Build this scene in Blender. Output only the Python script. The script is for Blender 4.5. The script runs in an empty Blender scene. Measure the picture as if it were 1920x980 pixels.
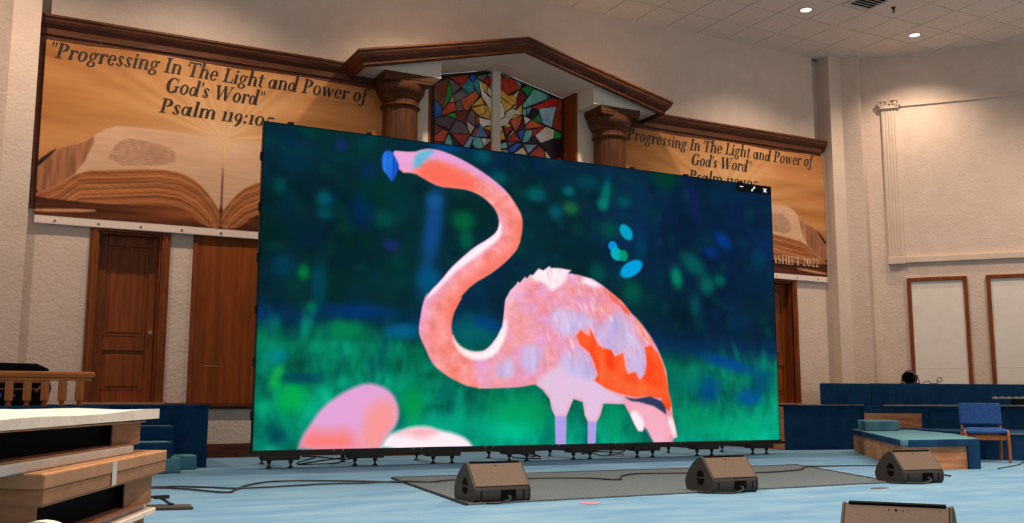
import bpy, math, random
import numpy as np
from mathutils import Vector, Matrix
random.seed(7)
scene = bpy.context.scene
COL = scene.collection
R = math.radians

# ------------------------------------------------------------------ camera
FPX = 1870.0                      # focal length in pixels of a 1920 x 980 frame
CAM = Vector((-2.7576, -11.7848, 0.7629))
YAW, PITCH, ROLL = 1.0898095, 0.1405175, 0.000954
cd = bpy.data.cameras.new('camera'); cam = bpy.data.objects.new('camera', cd); COL.objects.link(cam)
cd.sensor_fit = 'HORIZONTAL'; cd.sensor_width = 36.0; cd.lens = 36.0 * FPX / 1920.0
cd.clip_start = 0.05; cd.clip_end = 200
_f = Vector((math.cos(YAW)*math.cos(PITCH), math.sin(YAW)*math.cos(PITCH), math.sin(PITCH)))
_r = Vector((math.sin(YAW), -math.cos(YAW), 0)); _u = _r.cross(_f)
_r2 = _r*math.cos(ROLL) + _u*math.sin(ROLL); _u2 = _u*math.cos(ROLL) - _r*math.sin(ROLL)
cam.matrix_world = Matrix(((_r2.x,_u2.x,-_f.x,CAM.x),(_r2.y,_u2.y,-_f.y,CAM.y),(_r2.z,_u2.z,-_f.z,CAM.z),(0,0,0,1)))
scene.camera = cam

# ------------------------------------------------------------------ world, exposure
w = bpy.data.worlds.new('hall_ambient'); scene.world = w; w.use_nodes = True
w.node_tree.nodes['Background'].inputs[0].default_value = (1.0, 0.90, 0.80, 1)
w.node_tree.nodes['Background'].inputs[1].default_value = 0.54
scene.view_settings.view_transform = 'Standard'; scene.view_settings.look = 'None'
scene.view_settings.exposure = 0.0; scene.view_settings.gamma = 1.0
scene.view_settings.use_curve_mapping = False
CAN_COLOR = (1.0, 0.76, 0.55); CAN_POWER = 550.0      # every ceiling downlight of the hall

# ------------------------------------------------------------------ helpers
def lin(c):
    return tuple(((v/255.0)/12.92 if v/255.0 <= 0.04045 else ((v/255.0+0.055)/1.055)**2.4) for v in c)
def linnp(a):
    a = np.clip(a, 0, 255)/255.0
    return np.where(a <= 0.04045, a/12.92, ((a+0.055)/1.055)**2.4)

class MB:
    """collects faces for one mesh, in world (or local) coordinates"""
    def __init__(s): s.v=[]; s.f=[]; s.smooth=False
    def add(s, verts, faces):
        b=len(s.v); s.v += [tuple(x) for x in verts]; s.f += [tuple(i+b for i in f) for f in faces]; return s
    def box(s,x0,x1,y0,y1,z0,z1):
        return s.hexa([(x0,y0),(x1,y0),(x1,y1),(x0,y1)],z0,z1)
    def hexa(s,poly,z0,z1):
        n=len(poly)
        a=sum(poly[i][0]*poly[(i+1)%n][1]-poly[(i+1)%n][0]*poly[i][1] for i in range(n))
        if a<0: poly=list(reversed(poly))
        v=[(p[0],p[1],z0) for p in poly]+[(p[0],p[1],z1) for p in poly]
        f=[tuple(reversed(range(n))),tuple(range(n,2*n))]+[(i,(i+1)%n,n+(i+1)%n,n+i) for i in range(n)]
        return s.add(v,f)
    def obox(s,c,ax,ay,az):
        c=Vector(c);ax=Vector(ax);ay=Vector(ay);az=Vector(az); v=[]
        for k in (-1,1):
            for j in (-1,1):
                for i in (-1,1): v.append(c+ax*i+ay*j+az*k)
        f=[(0,2,3,1),(4,5,7,6),(0,1,5,4),(2,6,7,3),(0,4,6,2),(1,3,7,5)]
        if ax.cross(ay).dot(az)<0: f=[tuple(reversed(q)) for q in f]
        return s.add(v,f)
    def prism_y(s,poly,y0,y1):
        """poly in (x,z), extruded along y"""
        n=len(poly)
        a=sum(poly[i][0]*poly[(i+1)%n][1]-poly[(i+1)%n][0]*poly[i][1] for i in range(n))
        if a<0: poly=list(reversed(poly))
        v=[(p[0],y0,p[1]) for p in poly]+[(p[0],y1,p[1]) for p in poly]
        f=[tuple(range(n)),tuple(reversed(range(n,2*n)))]+[(i,n+i,n+(i+1)%n,(i+1)%n) for i in range(n)]
        return s.add(v,f)
    def prism_x(s,poly,x0,x1):
        """poly in (y,z), extruded along x"""
        n=len(poly)
        a=sum(poly[i][0]*poly[(i+1)%n][1]-poly[(i+1)%n][0]*poly[i][1] for i in range(n))
        if a<0: poly=list(reversed(poly))
        v=[(x0,p[0],p[1]) for p in poly]+[(x1,p[0],p[1]) for p in poly]
        f=[tuple(reversed(range(n))),tuple(range(n,2*n))]+[(i,(i+1)%n,n+(i+1)%n,n+i) for i in range(n)]
        return s.add(v,f)
    def lathe(s,c,prof,n=24,a0=0,a1=2*math.pi):
        """prof: list of (r,z) from bottom to top around vertical axis through c"""
        full=abs(a1-a0-2*math.pi)<1e-6; m=n if full else n+1; v=[];f=[]
        for r,z in prof:
            for i in range(m):
                a=a0+(a1-a0)*i/n; v.append((c[0]+r*math.cos(a),c[1]+r*math.sin(a),z))
        for k in range(len(prof)-1):
            for i in range(n):
                j=(i+1)%m; f.append((k*m+i,k*m+j,(k+1)*m+j,(k+1)*m+i))
        if full:
            f.append(tuple(reversed(range(m)))); f.append(tuple(range((len(prof)-1)*m,len(prof)*m)))
        return s.add(v,f)
    def tube(s,pts,r,n=8,cap=True,closed=False):
        pts=[Vector(p) for p in pts]; N=len(pts); v=[];f=[]; prev=None
        for i,p in enumerate(pts):
            if closed: t=(pts[(i+1)%N]-pts[i-1])
            else: t=(pts[min(i+1,N-1)]-pts[max(i-1,0)])
            t.normalize()
            if prev is None:
                ref=Vector((0,0,1)) if abs(t.z)<0.9 else Vector((1,0,0)); a=t.cross(ref).normalized()
            else:
                a=(prev-t*prev.dot(t)).normalized()
            prev=a; b=t.cross(a); rr=r[i] if isinstance(r,(list,tuple)) else r
            for k in range(n):
                an=2*math.pi*k/n; v.append(p+a*(rr*math.cos(an))+b*(rr*math.sin(an)))
        for i in range(N if closed else N-1):
            i2=(i+1)%N
            for k in range(n): f.append((i*n+k,i*n+(k+1)%n,i2*n+(k+1)%n,i2*n+k))
        if cap and not closed: f.append(tuple(reversed(range(n)))); f.append(tuple(range((N-1)*n,N*n)))
        return s.add(v,f)
    def disc_rod(s,p0,p1,r,n=16): return s.tube([p0,p1],r,n)

def bez(pts,n=8):
    """Catmull-Rom through pts"""
    P=[Vector(p) for p in pts]; out=[]
    for i in range(len(P)-1):
        a,b,c,d=P[max(i-1,0)],P[i],P[i+1],P[min(i+2,len(P)-1)]
        for k in range(n):
            t=k/n; out.append(0.5*((2*b)+(c-a)*t+(2*a-5*b+4*c-d)*t*t+(-a+3*b-3*c+d)*t**3))
    out.append(P[-1]); return out

def build(mb,name,mat,parent=None,smooth=False,bevel=0,world=True,kind=None,label=None):
    me=bpy.data.meshes.new(name)
    vs=mb.v
    if parent is not None and world:
        inv=PM[parent.name]; vs=[inv@Vector(x) for x in vs]
    me.from_pydata([tuple(x) for x in vs],[],mb.f); me.update()
    if mat is not None: me.materials.append(mat)
    if smooth:
        for p in me.polygons: p.use_smooth=True
        if hasattr(me,'set_sharp_from_angle'): me.set_sharp_from_angle(angle=R(40))
    o=bpy.data.objects.new(name,me); COL.objects.link(o)
    if parent is not None: o.parent=parent; PM[o.name]=PM[parent.name] if world else PM.get(parent.name,Matrix())
    else: PM[o.name]=Matrix()
    if bevel:
        b=o.modifiers.new('bevel','BEVEL'); b.width=bevel; b.segments=2; b.limit_method='ANGLE'; b.angle_limit=R(35)
    if kind: o['kind']=kind
    if label: o['label']=label
    return o
PM={}
def thing(name,label,cat,loc=(0,0,0),rz=0,group=None):
    o=bpy.data.objects.new(name,None); COL.objects.link(o); o.location=loc; o.rotation_euler=(0,0,rz)
    o.empty_display_size=0.1; o['label']=label; o['category']=cat
    if group: o['group']=group
    PM[o.name]=(Matrix.Translation(loc)@Matrix.Rotation(rz,4,'Z')).inverted()
    return o
def tag(o,label,cat,group=None):
    o['label']=label; o['category']=cat
    if group: o['group']=group
    return o
def struct(mb,name,mat,label=None,**k): return build(mb,name,mat,kind='structure',label=label,**k)
def copy_tree(o,parent=None):
    c=o.copy(); COL.objects.link(c); c.parent=parent
    for ch in o.children: copy_tree(ch,c)
    return c

# ------------------------------------------------------------------ materials
def mat(name,c1,c2=None,scale=8,rough=0.6,bump=0,bscale=60,stretch=(1,1,1),detail=4,metal=0,spec=0.5,bdist=0.01,coat=0):
    m=bpy.data.materials.new(name); m.use_nodes=True; nt=m.node_tree; b=nt.nodes['Principled BSDF']
    b.inputs['Roughness'].default_value=rough; b.inputs['Metallic'].default_value=metal
    b.inputs['Specular IOR Level'].default_value=spec; b.inputs['Coat Weight'].default_value=coat
    tc=nt.nodes.new('ShaderNodeTexCoord'); mp=nt.nodes.new('ShaderNodeMapping'); mp.inputs['Scale'].default_value=stretch
    nt.links.new(tc.outputs['Object'],mp.inputs['Vector'])
    if c2 is None: c2=tuple(v*0.88 for v in c1)
    n=nt.nodes.new('ShaderNodeTexNoise'); n.inputs['Scale'].default_value=scale; n.inputs['Detail'].default_value=detail
    nt.links.new(mp.outputs[0],n.inputs['Vector'])
    cr=nt.nodes.new('ShaderNodeValToRGB'); cr.color_ramp.elements[0].position=0.35; cr.color_ramp.elements[1].position=0.65
    cr.color_ramp.elements[0].color=lin(c2)+(1,); cr.color_ramp.elements[1].color=lin(c1)+(1,)
    nt.links.new(n.outputs['Fac'],cr.inputs[0]); nt.links.new(cr.outputs[0],b.inputs['Base Color'])
    if bump:
        n2=nt.nodes.new('ShaderNodeTexNoise'); n2.inputs['Scale'].default_value=bscale; n2.inputs['Detail'].default_value=3
        nt.links.new(tc.outputs['Object'],n2.inputs['Vector'])
        bp=nt.nodes.new('ShaderNodeBump'); bp.inputs['Strength'].default_value=bump; bp.inputs['Distance'].default_value=bdist
        nt.links.new(n2.outputs['Fac'],bp.inputs['Height']); nt.links.new(bp.outputs[0],b.inputs['Normal'])
    return m
def wood(name,c1,c2,stretch=(9,9,0.7),rough=0.5,scale=3.0,coat=0.0):
    m=mat(name,c1,c2,scale=scale,rough=rough,stretch=stretch,detail=6,coat=coat,spec=0.3)
    return m
def emis(name,col,strength):
    m=bpy.data.materials.new(name); m.use_nodes=True; b=m.node_tree.nodes['Principled BSDF']
    b.inputs['Base Color'].default_value=(0.02,0.02,0.02,1); b.inputs['Emission Color'].default_value=lin(col)+(1,)
    b.inputs['Emission Strength'].default_value=strength; return m
def vcol(name,emit,rough=0.6):
    m=bpy.data.materials.new(name); m.use_nodes=True; nt=m.node_tree; b=nt.nodes['Principled BSDF']
    a=nt.nodes.new('ShaderNodeAttribute'); a.attribute_name='print'
    b.inputs['Roughness'].default_value=rough
    if emit:
        b.inputs['Base Color'].default_value=(0.002,0.002,0.002,1); b.inputs['Specular IOR Level'].default_value=0.02
        nt.links.new(a.outputs['Color'],b.inputs['Emission Color']); b.inputs['Emission Strength'].default_value=emit
    else:
        nt.links.new(a.outputs['Color'],b.inputs['Base Color'])
    return m
M={}
M['wall']=mat('textured_wall_paint',(222,202,189),(216,195,181),scale=3,rough=0.85,bump=0.6,bscale=22,bdist=0.012,spec=0.15)
M['smooth']=mat('smooth_white_paint',(228,218,206),(222,212,199),scale=2,rough=0.6,spec=0.3)
M['trimwall']=mat('wall_coloured_trim_paint',(222,202,188),(216,196,180),scale=2,rough=0.7,spec=0.2)
M['panelboard']=mat('fabric_panel_white',(240,230,222),(234,224,216),scale=5,rough=0.8,bump=0.1,bscale=200)
M['tile']=mat('ceiling_tile',(236,220,206),(228,211,196),scale=25,rough=0.9,bump=0.15,bscale=120)
M['tilegap']=mat('ceiling_grid_shadow_gap',(110,96,86),rough=0.9)
M['wood']=wood('stained_oak',(138,68,20),(110,50,12))
M['woodx']=wood('stained_oak_long_grain',(104,56,30),(72,37,18),stretch=(0.7,9,9))
M['woodv']=wood('stained_oak_veneer',(144,72,22),(116,54,14),stretch=(7,7,0.5),scale=2.2)
M['colwood']=wood('dark_column_oak',(96,54,24),(68,36,14))
M['rail']=wood('honey_oak_rail',(196,116,58),(168,92,42),stretch=(0.8,10,10))
M['railv']=wood('honey_oak_baluster',(190,110,55),(160,88,40))
M['carpet']=mat('light_blue_stage_carpet',(112,153,184),(90,134,173),scale=2.6,rough=0.95,bump=0.5,bscale=260,stretch=(0.5,1.3,1),detail=8,spec=0.1,bdist=0.004)
M['riser']=mat('dark_blue_riser_carpet',(26,66,104),(19,54,90),scale=5,rough=0.95,bump=0.4,bscale=220,spec=0.1,bdist=0.004)
M['riserlit']=mat('lit_blue_riser_carpet',(92,140,156),(74,122,142),scale=5,rough=0.95,bump=0.4,bscale=220,spec=0.1,bdist=0.004)  # paler riser carpet, light from above put into the colour
M['mat']=mat('grey_flecked_carpet',(98,112,122),(70,82,92),scale=90,rough=0.95,bump=0.4,bscale=220,spec=0.1,bdist=0.004)
M['ply']=mat('bare_plywood',(196,140,100),(160,104,68),scale=4,rough=0.8,stretch=(0.6,0.6,5),detail=6,bump=0.1,bscale=40)
M['black']=mat('black_metal',(16,16,18),rough=0.45)
M['blackmat']=mat('matte_black',(12,12,13),rough=0.8,spec=0.2)
M['cab']=mat('speaker_cabinet_paint',(52,48,46),(46,42,40),scale=60,rough=0.65,bump=0.3,bscale=300,bdist=0.002)
M['grille']=mat('brown_grey_speaker_grille',(98,82,72),(80,67,60),scale=180,rough=0.7,bump=0.2,bscale=400,bdist=0.002)
M['card']=mat('brown_cardboard',(164,116,80),(146,100,68),scale=6,rough=0.85,stretch=(1,1,4))
M['cardpale']=mat('pale_cardboard',(184,136,98),(166,120,84),scale=6,rough=0.85)
M['foam']=mat('white_packing_foam',(240,226,212),(228,212,198),scale=5,rough=0.9,bump=0.3,bscale=30)
M['foamgrey']=mat('grey_white_foam_sheet',(205,198,192),(192,184,178),scale=5,rough=0.9)
M['deepblack']=mat('deep_matte_black',(10,9,9),rough=0.95,spec=0.1)
M['fabric']=mat('blue_upholstery',(44,84,150),(36,72,134),scale=30,rough=0.9,bump=0.3,bscale=300,spec=0.15)
M['chairwood']=wood('chair_beech',(176,104,62),(150,84,48))
M['lead']=mat('black_lead_came',(18,15,14),rough=0.6)
M['metal']=mat('brushed_metal',(150,146,140),rough=0.35,metal=0.9)
M['whiteplastic']=mat('white_plastic',(222,214,204),rough=0.5)
M['pink']=mat('pink_tape',(196,130,160),rough=0.6)
M['maroon']=mat('dark_red_tape',(96,52,60),rough=0.7)
M['cable']=mat('black_rubber_cable',(20,26,36),rough=0.55)
M['ink']=mat('dark_print',(30,16,12),rough=0.6)
M['inkpale']=mat('cream_print',(240,206,170),rough=0.6)
M['lampglow']=emis('downlight_glow',(255,236,210),14)
M['iconglow']=emis('screen_icon_white',(240,246,255),1.0)
F_beak=[(1.506,3.652),(1.554,3.743),(1.642,3.758),(1.72,3.64),(1.76,3.547),(1.711,3.433),(1.663,3.331),(1.585,3.431),(1.522,3.497)]
F_neck=[(1.604,3.753),(1.948,3.765),(2.076,3.825),(2.22,3.847),(2.419,3.821),(2.662,3.744),(2.881,3.647),(3.102,3.531),(3.327,3.375),(3.469,3.197),(3.549,3.063),(3.555,2.897),(3.498,2.639),(3.357,2.477),(3.218,2.355),(3.053,2.233),(2.809,2.096),(2.624,1.904),(2.665,1.927),(2.589,1.794),(2.539,1.698),(2.507,1.557),(2.516,1.441),(2.594,1.305),(2.722,1.227),(2.877,1.203),(3.034,1.234),(3.166,1.32),(3.245,1.465),(3.271,1.633),(3.284,1.825),(3.311,1.947),(3.46,2.076),(3.718,1.602),(3.716,0.796),(3.515,0.759),(3.3,0.757),(3.063,0.743),(2.79,0.748),(2.598,0.82),(2.421,0.91),(2.295,0.999),(2.22,1.089),(2.156,1.224),(2.08,1.359),(2.054,1.472),(2.076,1.633),(2.11,1.818),(2.17,1.96),(2.143,1.868),(2.206,1.967),(2.359,2.119),(2.488,2.284),(2.646,2.429),(2.833,2.59),(3.023,2.704),(3.161,2.815),(3.202,2.944),(3.16,3.092),(3.048,3.208),(2.91,3.296),(2.719,3.352),(2.531,3.353),(2.318,3.349),(2.108,3.426),(1.965,3.497),(1.761,3.479)]
F_necklight=[(3.202,2.969),(3.25,2.847),(3.189,2.716),(2.969,2.55),(2.754,2.387),(2.568,2.253),(2.386,2.072),(2.232,1.92),(2.143,1.868),(2.206,1.967),(2.359,2.119),(2.488,2.284),(2.646,2.429),(2.833,2.59),(3.023,2.704),(3.161,2.815)]
F_headwarm=[(2.003,3.525),(2.157,3.641),(2.367,3.69),(2.609,3.592),(2.799,3.486),(2.882,3.344),(2.531,3.358),(2.318,3.357),(2.108,3.433)]
F_headcyan=[(1.899,3.587),(1.999,3.771),(2.128,3.831),(2.26,3.827),(2.156,3.728),(2.003,3.55)]
F_headlil=[(2.22,3.847),(2.419,3.821),(2.662,3.744),(2.881,3.647),(3.102,3.531),(3.327,3.375),(3.243,3.38),(3.047,3.5),(2.799,3.587),(2.527,3.683),(2.261,3.715),(2.104,3.697)]
F_beaklil=[(1.617,3.75),(1.948,3.765),(1.952,3.495),(1.761,3.479),(1.72,3.64)]
F_curvelight=[(2.516,1.441),(2.594,1.305),(2.722,1.227),(2.877,1.203),(3.034,1.234),(3.166,1.32),(3.245,1.465),(3.277,1.633),(3.325,1.635),(3.299,1.419),(3.166,1.179),(2.93,1.092),(2.723,1.122),(2.569,1.258)]
F_body=[(3.077,1.302),(3.168,1.413),(3.244,1.553),(3.275,1.747),(3.29,1.913),(3.367,2.042),(3.446,2.116),(3.483,2.169),(3.509,2.148),(3.588,2.237),(3.62,2.216),(3.667,2.27),(3.715,2.267),(3.796,2.363),(3.877,2.339),(3.975,2.408),(3.991,2.381),(4.122,2.389),(4.321,2.372),(4.271,2.329),(4.455,2.311),(4.658,2.271),(4.828,2.192),(5.034,2.056),(5.173,1.96),(5.312,1.818),(5.487,1.663),(5.627,1.504),(5.75,1.33),(5.837,1.168),(5.905,0.992),(5.926,0.814),(5.925,0.755),(5.984,0.52),(5.999,0.373),(6.049,0.196),(6.075,0.064),(6.008,0.05),(5.97,-0.022),(5.664,-0.016),(5.562,0.172),(5.509,0.216),(5.473,0.15),(5.392,0.16),(5.334,0.247),(5.25,0.405),(5.165,0.534),(4.822,0.543),(4.769,0.379),(4.701,0.281),(4.68,-0.027),(4.564,-0.025),(4.567,0.296),(4.518,0.38),(4.487,0.562),(4.339,0.604),(4.272,0.465),(4.223,0.368),(4.21,-0.018),(4.058,-0.016),(4.051,0.369),(3.997,0.465),(3.966,0.603),(3.855,0.727),(3.744,0.794),(3.385,0.75),(2.9,0.733),(2.838,1.107)]
F_belly=[(3.744,0.794),(3.887,0.962),(4.146,1.078),(4.443,1.083),(4.742,0.86),(5.013,0.706),(5.184,0.635),(5.165,0.534),(4.822,0.543),(4.769,0.379),(4.701,0.281),(4.567,0.296),(4.518,0.38),(4.487,0.562),(4.339,0.604),(4.272,0.465),(4.223,0.368),(4.051,0.369),(3.997,0.465),(3.966,0.603),(3.855,0.727)]
F_wing=[(4.396,1.465),(4.464,1.553),(4.531,1.498),(4.614,1.472),(4.616,1.573),(4.699,1.432),(4.748,1.347),(4.85,1.307),(4.97,1.281),(5.021,1.195),(5.16,1.242),(5.192,1.039),(5.243,0.953),(5.366,0.984),(5.435,0.868),(5.525,0.957),(5.564,1.104),(5.533,1.339),(5.642,1.371),(5.766,1.256),(5.853,1.08),(5.903,0.903),(5.925,0.755),(5.984,0.52),(5.927,0.432),(5.821,0.52),(5.805,0.622),(5.572,0.642),(5.359,0.635),(5.185,0.664),(5.013,0.706),(4.842,0.762),(4.674,0.86),(4.743,0.932),(4.694,1.059),(4.612,1.229),(4.445,1.353)]
F_wingsh=[(4.779,1.089),(5.017,0.979),(5.223,0.837),(5.575,0.782),(5.863,0.755),(5.805,0.622),(5.359,0.635),(5.013,0.706),(4.842,0.762)]
F_stripe=[(5.177,0.629),(5.359,0.606),(5.608,0.642),(5.804,0.578),(5.874,0.49),(5.89,0.388),(5.676,0.505),(5.428,0.563),(5.288,0.577)]
F_edge=[(4.828,2.178),(5.034,2.056),(5.173,1.96),(5.312,1.818),(5.24,1.786),(5.102,1.912),(4.895,2.049)]
F_edge2=[(5.347,1.79),(5.487,1.663),(5.627,1.504),(5.75,1.33),(5.66,1.387),(5.518,1.456),(5.38,1.659)]
F_tailpink=[(5.218,0.549),(5.428,0.563),(5.676,0.491),(5.889,0.373),(5.952,-0.007),(5.664,-0.002),(5.509,0.216),(5.356,0.462)]
F_egg=[(0.541,-0.012),(0.575,0.123),(0.679,0.301),(0.827,0.502),(1.002,0.631),(1.181,0.729),(1.363,0.79),(1.503,0.776),(1.645,0.722),(1.742,0.634),(1.797,0.501),(1.806,0.39),(1.772,0.28),(1.703,0.193),(1.611,0.085),(1.555,-0.033)]
F_eggwarm=[(0.541,-0.012),(0.586,0.144),(0.681,0.227),(0.902,0.203),(1.193,0.221),(1.267,-0.027)]
F_eggright=[(1.29,-0.028),(1.33,0.241),(1.393,0.479),(1.554,0.589),(1.743,0.545),(1.783,0.324),(1.656,0.15),(1.59,-0.034)]
F_egg2=[(1.555,-0.033),(1.656,0.15),(1.797,0.203),(1.988,0.256),(2.206,0.258),(2.354,0.208),(2.554,0.171),(2.757,0.089),(2.86,-0.06)]
F_egg2p=[(1.703,0.16),(1.988,0.252),(2.206,0.258),(2.379,0.196),(2.233,0.12),(2.062,0.1),(1.941,0.157)]
F_legs=[[(4.051,0.369),(4.223,0.368),(4.21,-0.018),(4.058,-0.016)],[(4.567,0.301),(4.701,0.295),(4.68,-0.027),(4.564,-0.025)]]
F_lilac=[[(3.988,1.791),(4.217,1.844),(4.483,1.769),(4.753,1.693),(4.683,1.546),(4.582,1.572),(4.481,1.568),(4.38,1.465),(4.149,1.444),(4.019,1.609)],[(4.684,1.633),(4.89,1.67),(5.031,1.821),(5.205,1.799),(5.377,1.511),(5.516,1.338),(5.548,1.163),(5.525,0.957),(5.435,0.883),(5.366,0.998),(5.243,0.967),(5.178,1.242),(5.021,1.21),(4.85,1.321),(4.716,1.432)],[(4.114,1.189),(4.345,1.251),(4.578,1.228),(4.677,1.059),(4.709,0.931),(4.641,0.859),(4.408,0.885),(4.178,0.994)],[(3.571,1.315),(3.761,1.348),(3.856,1.183),(3.76,0.96),(3.571,0.957),(3.508,1.121)],[(3.139,0.951),(3.261,1.116),(3.415,1.119),(3.446,0.955),(3.262,0.844)]]
F_white=[[(3.796,2.357),(3.975,2.408),(4.122,2.389),(4.315,2.372),(4.254,2.328),(4.237,2.217),(4.121,2.125),(3.989,2.061),(3.899,2.17),(3.667,2.213)],[(4.505,2.291),(4.692,2.267),(4.828,2.163),(4.691,2.156),(4.488,2.203)],[(3.077,1.274),(3.168,1.399),(3.244,1.539),(3.266,1.444),(3.214,1.333),(3.108,1.194),(2.957,1.109)],[(5.25,0.419),(5.356,0.462),(5.511,0.288),(5.473,0.15),(5.392,0.16),(5.334,0.247)],[(5.889,0.344),(5.998,0.343),(6.064,0.079),(6.008,0.05)]]
F_bl=[(2.669,2.924,0.156,0.125,0,0,110,60),(2.711,2.68,0.095,0.12,0,0,100,70),(2.234,2.789,0.117,0.48,-8,20,80,160),(2.242,3.157,0.104,0.096,0,20,90,150),(0.782,3.041,0.096,0.092,40,0,90,110),(1.559,2.865,0.125,0.115,0,0,80,70),(0.543,2.116,0.069,0.092,0,0,130,60),(1.263,2.945,0.144,0.192,0,0,40,90),(0.374,3.509,0.138,0.115,0,0,45,60),(2.935,3.831,0.122,0.087,0,0,90,100),(3.186,3.553,0.112,0.1,0,0,90,90),(0.227,3.147,0.066,0.092,0,0,70,70),(0.304,2.18,0.132,0.132,0,0,60,90),(2.391,3.893,0.189,0.063,0,0,70,140),(2.178,2.133,0.156,0.144,0,0,90,140),(0.743,1.981,0.092,0.276,0,0,70,90),(1.665,2.528,0.1,0.072,0,30,40,110),(1.35,3.43,0.096,0.12,0,10,40,90),(0.977,3.745,0.072,0.072,0,20,40,100),(1.503,3.206,0.288,0.192,0,0,50,45),(0.788,2.856,0.092,0.069,0,0,80,90),(2.283,1.971,0.208,0.144,0,0,80,120),(6.124,2.376,0.096,0.143,15,0,150,110),(6.433,2.59,0.231,0.13,-30,0,100,90),(6.684,2.291,0.132,0.13,0,0,110,90),(7.006,2.988,0.153,0.095,-30,0,60,150),(6.783,2.798,0.115,0.081,0,0,50,130),(4.91,3.523,0.075,0.182,-10,0,120,110),(4.849,3.352,0.087,0.078,0,0,130,110),(4.287,3.486,0.084,0.062,0,0,110,110),(3.77,3.386,0.14,0.096,0,0,100,100),(4.313,3.253,0.116,0.087,0,30,110,60),(4.074,3.169,0.095,0.1,0,0,90,110),(4.59,3.643,0.174,0.1,0,0,70,80),(5.333,2.116,0.15,0.15,0,0,90,70),(6.918,2.383,0.099,0.078,0,0,100,80),(5.957,3.838,0.192,0.156,0,0,60,40),(6.463,3.543,0.096,0.27,15,20,30,80),(4.748,2.357,0.116,0.125,0,0,80,70),(5.207,3.424,0.12,0.078,0,0,80,85),(7.715,2.755,0.14,0.135,0,0,60,90),(6.447,1.966,0.096,0.156,0,0,80,80),(4.961,2.996,0.15,0.1,0,0,80,60),(5.497,2.784,0.093,0.156,0,0,60,90),(1.094,1.439,0.253,0.11,0,0,140,80),(1.847,1.442,0.216,0.092,0,0,100,150),(0.659,1.685,0.069,0.066,0,0,130,80),(1.25,1.666,0.46,0.092,0,0,50,120),(0.451,0.629,0.176,0.189,0,0,190,80),(0.262,0.859,0.063,0.126,-20,20,190,70),(0.264,1.091,0.11,0.088,0,0,130,140),(0.116,0.503,0.105,0.08,0,0,180,120),(0.307,0.159,0.105,0.1,0,0,60,80),(0.553,0.841,0.22,0.066,0,0,60,90),(2.478,0.274,0.5,0.132,0,0,170,130),(3.381,0.266,0.39,0.184,0,0,180,150),(1.983,0.523,0.15,0.22,0,0,150,70),(2.824,1.452,0.312,0.207,0,0,105,100),(3.032,1.577,0.216,0.069,-15,0,60,130),(7.046,1.132,0.48,0.09,-12,0,60,150),(6.646,0.761,0.228,0.18,0,0,60,140),(7.424,0.643,0.24,0.12,0,0,80,160),(7.206,0.154,0.585,0.18,0,0,170,120),(6.272,0.877,0.296,0.18,0,0,120,100),(6.443,0.341,0.37,0.174,0,0,150,100),(3.539,0.412,0.465,0.216,0,0,160,90),(4.938,0.293,0.204,0.224,0,0,150,100),(7.677,0.893,0.205,0.186,0,0,70,110),(3.385,0.171,0.248,0.108,0,0,190,140)]
F_sharp=[(5.244,2.981,0.15,0.104,-45,0,165,200),(5.011,2.761,0.087,0.082,0,0,150,230),(5.074,2.652,0.12,0.104,-30,0,180,190),(5.193,2.636,0.084,0.095,0,0,150,110),(5.324,2.455,0.242,0.12,28,0,165,230)]
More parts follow.
